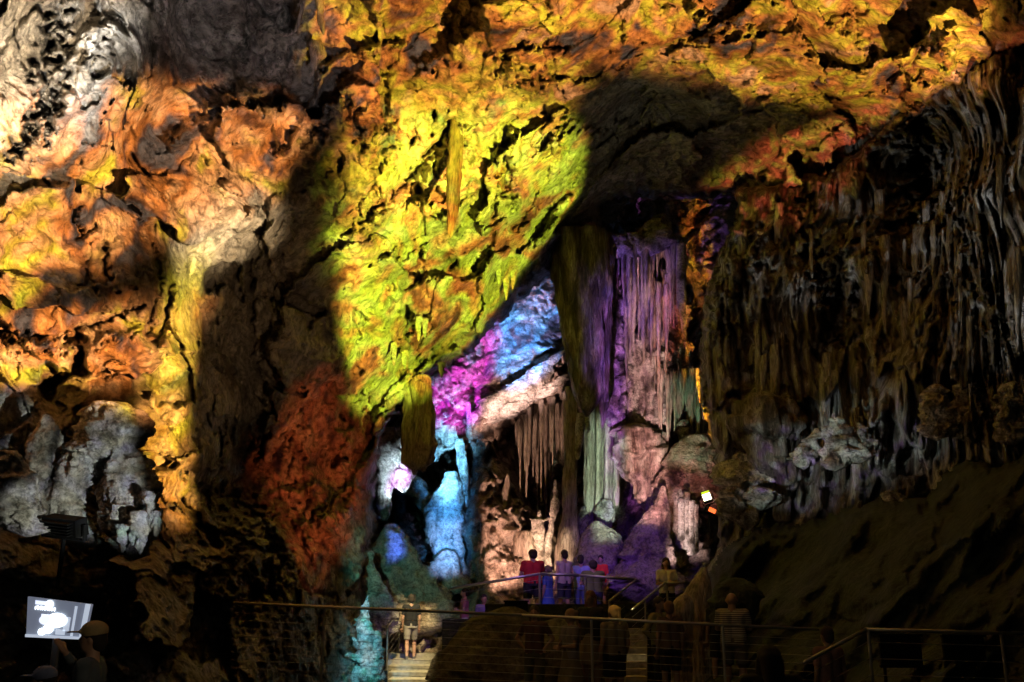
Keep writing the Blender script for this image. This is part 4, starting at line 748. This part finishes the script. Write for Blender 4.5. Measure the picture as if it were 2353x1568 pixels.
    if bottom:
        m = MB(); h0 = V((0, 0, .96)) + D
        if lower == 'shorts':
            m.tube(V((.05, 0, .98)) + D, V((.06, 0, .84)) + D, .115, 16, .12); m.tube(V((-.05, 0, .98)) + D, V((-.06, 0, .84)) + D, .115, 16, .12)
            for (h, kn, an) in lg: m.tube(V(h) + V((0, 0, .03)), lerp(V(h), V(kn), .85), .108, 16, .085)
        elif lower == 'trousers':
            m.tube(V((.05, 0, .98)) + D, V((.06, 0, .84)) + D, .115, 16, .12); m.tube(V((-.05, 0, .98)) + D, V((-.06, 0, .84)) + D, .115, 16, .12)
            for (h, kn, an) in lg: m.cap(V(h), V(kn), .105, .076); m.tube(V(kn), V(an), .076, 14, .062)
        else:
            m.tube(V((.03, 0, 1.02)) + D, V((.05, 0, .52)) + D, .115, 18, .21); m.tube(V((-.03, 0, 1.02)) + D, V((-.05, 0, .52)) + D, .115, 18, .21)
        remesh(m, {'shorts': 'shorts', 'trousers': 'trousers', 'skirt': 'skirt'}[lower], cloth(bottom), e, 0.015, 1)
    m = MB()
    for (h, kn, an) in lg: an = V(an); m.cap(an - V((0, .03, .045)), an + V((0, .15, -.052)), .042, .034); m.ell(an, (.045, .05, .04))
    remesh(m, 'shoes', cloth((0.10, 0.09, 0.09)), e, 0.016, 1)
    if hair:
        m = MB(); m.ell(V((0, -.012, 1.635)) + D, (.092, .108, .10))
        if hair[1] == 'short': m.ell(V((0, -.05, 1.58)) + D, (.082, .07, .09))
        if hair[1] == 'long': m.cap(V((0, -.06, 1.60)) + D, V((0, -.10, 1.36)) + D, .088, .07); m.cap(V((.07, -.02, 1.58)) + D, V((.085, .0, 1.40)) + D, .035, .03); m.cap(V((-.07, -.02, 1.58)) + D, V((-.085, .0, 1.40)) + D, .035, .03)
        if hair[1] == 'tied': m.ell(V((0, -.05, 1.59)) + D, (.08, .07, .08)); m.ell(V((0, -.12, 1.66)) + D, (.045, .045, .045)); m.cap(V((0, -.13, 1.62)) + D, V((0, -.15, 1.42)) + D, .03, .018)
        remesh(m, 'hair', cloth(hair[0]), e, 0.012, 1)
    if cap:
        m = MB(); m.ell(V((0, -.005, 1.665)) + D, (.104, .118, .085)); m.box(V((0, .15, 1.655)) + D, (.15, .12, .014)); remesh(m, 'cap', cloth(cap), e, 0.012, 2)
    return e
DK = (0.012, 0.012, 0.014)
person('person in a black T-shirt and grey shorts climbing the lit staircase', 946, 1366, 26.6, 1.66, 8, 'down', 'walk', DK, (0.30, 0.28, 0.25))
person('person in a green dress standing above the top of the lit staircase', 962, 1352, 29.8, 1.62, 120, 'fold', 'stand', (0.03, 0.42, 0.22), (0.03, 0.40, 0.2), hair=((0.05, 0.03, 0.02), 'tied'), lower='skirt')
person('person in a blue long-sleeved outfit turned sideways left of the purple rail end', 1018, 1336, 29.4, 1.7, 70, 'hip', 'walk', (0.06, 0.08, 0.30), (0.06, 0.10, 0.32), sleeve='long', lower='trousers')
person('person in pink top and white shorts under the left end of the purple rail', 1068, 1352, 26.6, 1.6, 100, 'fold', 'stand', (0.35, 0.12, 0.16), (0.7, 0.6, 0.66))
person('person in a faded violet shirt right of the one in white shorts', 1112, 1366, 26.0, 1.6, 200, 'down', 'stand', (0.18, 0.16, 0.3), (0.05, 0.05, 0.1))
person('seated person in a lilac shirt under the middle of the purple rail', 1166, 1352, 26.0, 1.72, 190, 'fold', 'sit', (0.40, 0.34, 0.62), (0.06, 0.06, 0.14), hair=((0.02, 0.015, 0.02), 'short'), lower='trousers')
person('person in a red T-shirt standing at the top of the platform rail', 1224, 1263, 25.2, 1.74, 20, 'fold', 'stand', (0.42, 0.015, 0.02), DK, build=1.25)
person('person in a pale sleeveless top and dark shorts on the platform', 1296, 1264, 25.2, 1.72, 30, 'down', 'stand', (0.42, 0.34, 0.30), (0.02, 0.02, 0.04), sleeve='none')
person('person in a light blue shirt behind the green-shirted one', 1334, 1276, 25.8, 1.68, 0, 'down', 'stand', (0.30, 0.36, 0.60), (0.10, 0.14, 0.30), lower='trousers')
person('person in an olive green shirt on the right of the platform', 1362, 1288, 25.0, 1.6, 10, 'fold', 'stand', (0.14, 0.17, 0.06), (0.05, 0.06, 0.12), build=1.3)
person('small person in a bright red top near the purple rock', 1380, 1276, 26.2, 1.5, 160, 'down', 'stand', (0.85, 0.05, 0.03), (0.2, 0.1, 0.15), build=0.9)
person('person in a blue skirt leaning by the platform rail between red and pale tops', 1258, 1300, 25.6, 1.55, 60, 'down', 'stand', (0.08, 0.14, 0.40), (0.06, 0.14, 0.45), lower='skirt', hair=((0.2, 0.15, 0.1), 'tied'))
person('person in a white shirt and black trousers at the top of the slanting handrails', 1530, 1282, 23.8, 1.7, 180, 'fold', 'stand', (0.62, 0.56, 0.54), DK, hair=((0.06, 0.03, 0.02), 'long'), lower='trousers')
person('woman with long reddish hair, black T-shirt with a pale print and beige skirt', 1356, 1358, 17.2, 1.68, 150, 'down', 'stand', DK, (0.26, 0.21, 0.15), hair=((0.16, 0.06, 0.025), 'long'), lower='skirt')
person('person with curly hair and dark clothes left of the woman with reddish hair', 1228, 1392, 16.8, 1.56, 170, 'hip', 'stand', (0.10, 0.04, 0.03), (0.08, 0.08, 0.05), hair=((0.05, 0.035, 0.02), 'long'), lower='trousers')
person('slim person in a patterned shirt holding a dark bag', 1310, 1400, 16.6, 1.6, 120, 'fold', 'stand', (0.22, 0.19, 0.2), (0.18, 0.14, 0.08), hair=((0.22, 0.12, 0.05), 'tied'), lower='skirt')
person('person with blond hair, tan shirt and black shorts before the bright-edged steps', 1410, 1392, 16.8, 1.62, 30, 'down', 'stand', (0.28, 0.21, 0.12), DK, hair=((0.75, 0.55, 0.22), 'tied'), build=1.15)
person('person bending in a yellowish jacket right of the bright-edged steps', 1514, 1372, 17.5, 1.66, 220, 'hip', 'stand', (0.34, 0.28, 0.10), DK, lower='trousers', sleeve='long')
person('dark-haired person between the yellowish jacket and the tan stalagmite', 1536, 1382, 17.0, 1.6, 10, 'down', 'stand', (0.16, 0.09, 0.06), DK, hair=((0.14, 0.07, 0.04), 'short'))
def stripe_mat():
    m = bpy.data.materials.new('striped_cloth'); m.use_nodes = True; N = m.node_tree.nodes; K = m.node_tree.links; b = N['Principled BSDF']; b.inputs['Roughness'].default_value = 0.85
    tc = N.new('ShaderNodeTexCoord'); wv = N.new('ShaderNodeTexWave'); wv.bands_direction = 'Z'; wv.inputs['Scale'].default_value = 9; wv.inputs['Distortion'].default_value = 0.6; K.new(tc.outputs['Object'], wv.inputs['Vector'])
    cr = N.new('ShaderNodeValToRGB'); e = cr.color_ramp.elements; e[0].position = .45; e[0].color = (.05, .04, .04, 1); e[1].position = .55; e[1].color = (.30, .27, .22, 1); K.new(wv.outputs[0], cr.inputs[0]); K.new(cr.outputs[0], b.inputs['Base Color']); return m
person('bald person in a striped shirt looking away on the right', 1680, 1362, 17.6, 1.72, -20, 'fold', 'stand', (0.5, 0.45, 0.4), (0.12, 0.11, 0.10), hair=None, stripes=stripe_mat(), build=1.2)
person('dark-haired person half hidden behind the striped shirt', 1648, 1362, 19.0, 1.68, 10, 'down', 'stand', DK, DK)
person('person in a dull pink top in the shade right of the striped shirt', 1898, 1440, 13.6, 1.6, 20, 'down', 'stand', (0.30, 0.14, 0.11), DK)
person('person with a big head of black hair in the near lower right', 1765, 1484, 9.6, 1.6, 0, 'down', 'stand', DK, DK, hair=((0.01, 0.008, 0.008), 'long'), build=1.3)
person('person in a tan cap and grey-blue jacket beside the glowing board', 218, 1434, 8.2, 1.6, 95, 'oneup', 'stand', (0.09, 0.11, 0.13), DK, cap=(0.55, 0.40, 0.20), sleeve='long', lower='trousers')
person('person in a blue-grey cap at the bottom left below the glowing board', 104, 1536, 7.6, 1.3, 100, 'down', 'stand', (0.06, 0.06, 0.09), DK, cap=(0.22, 0.25, 0.42))
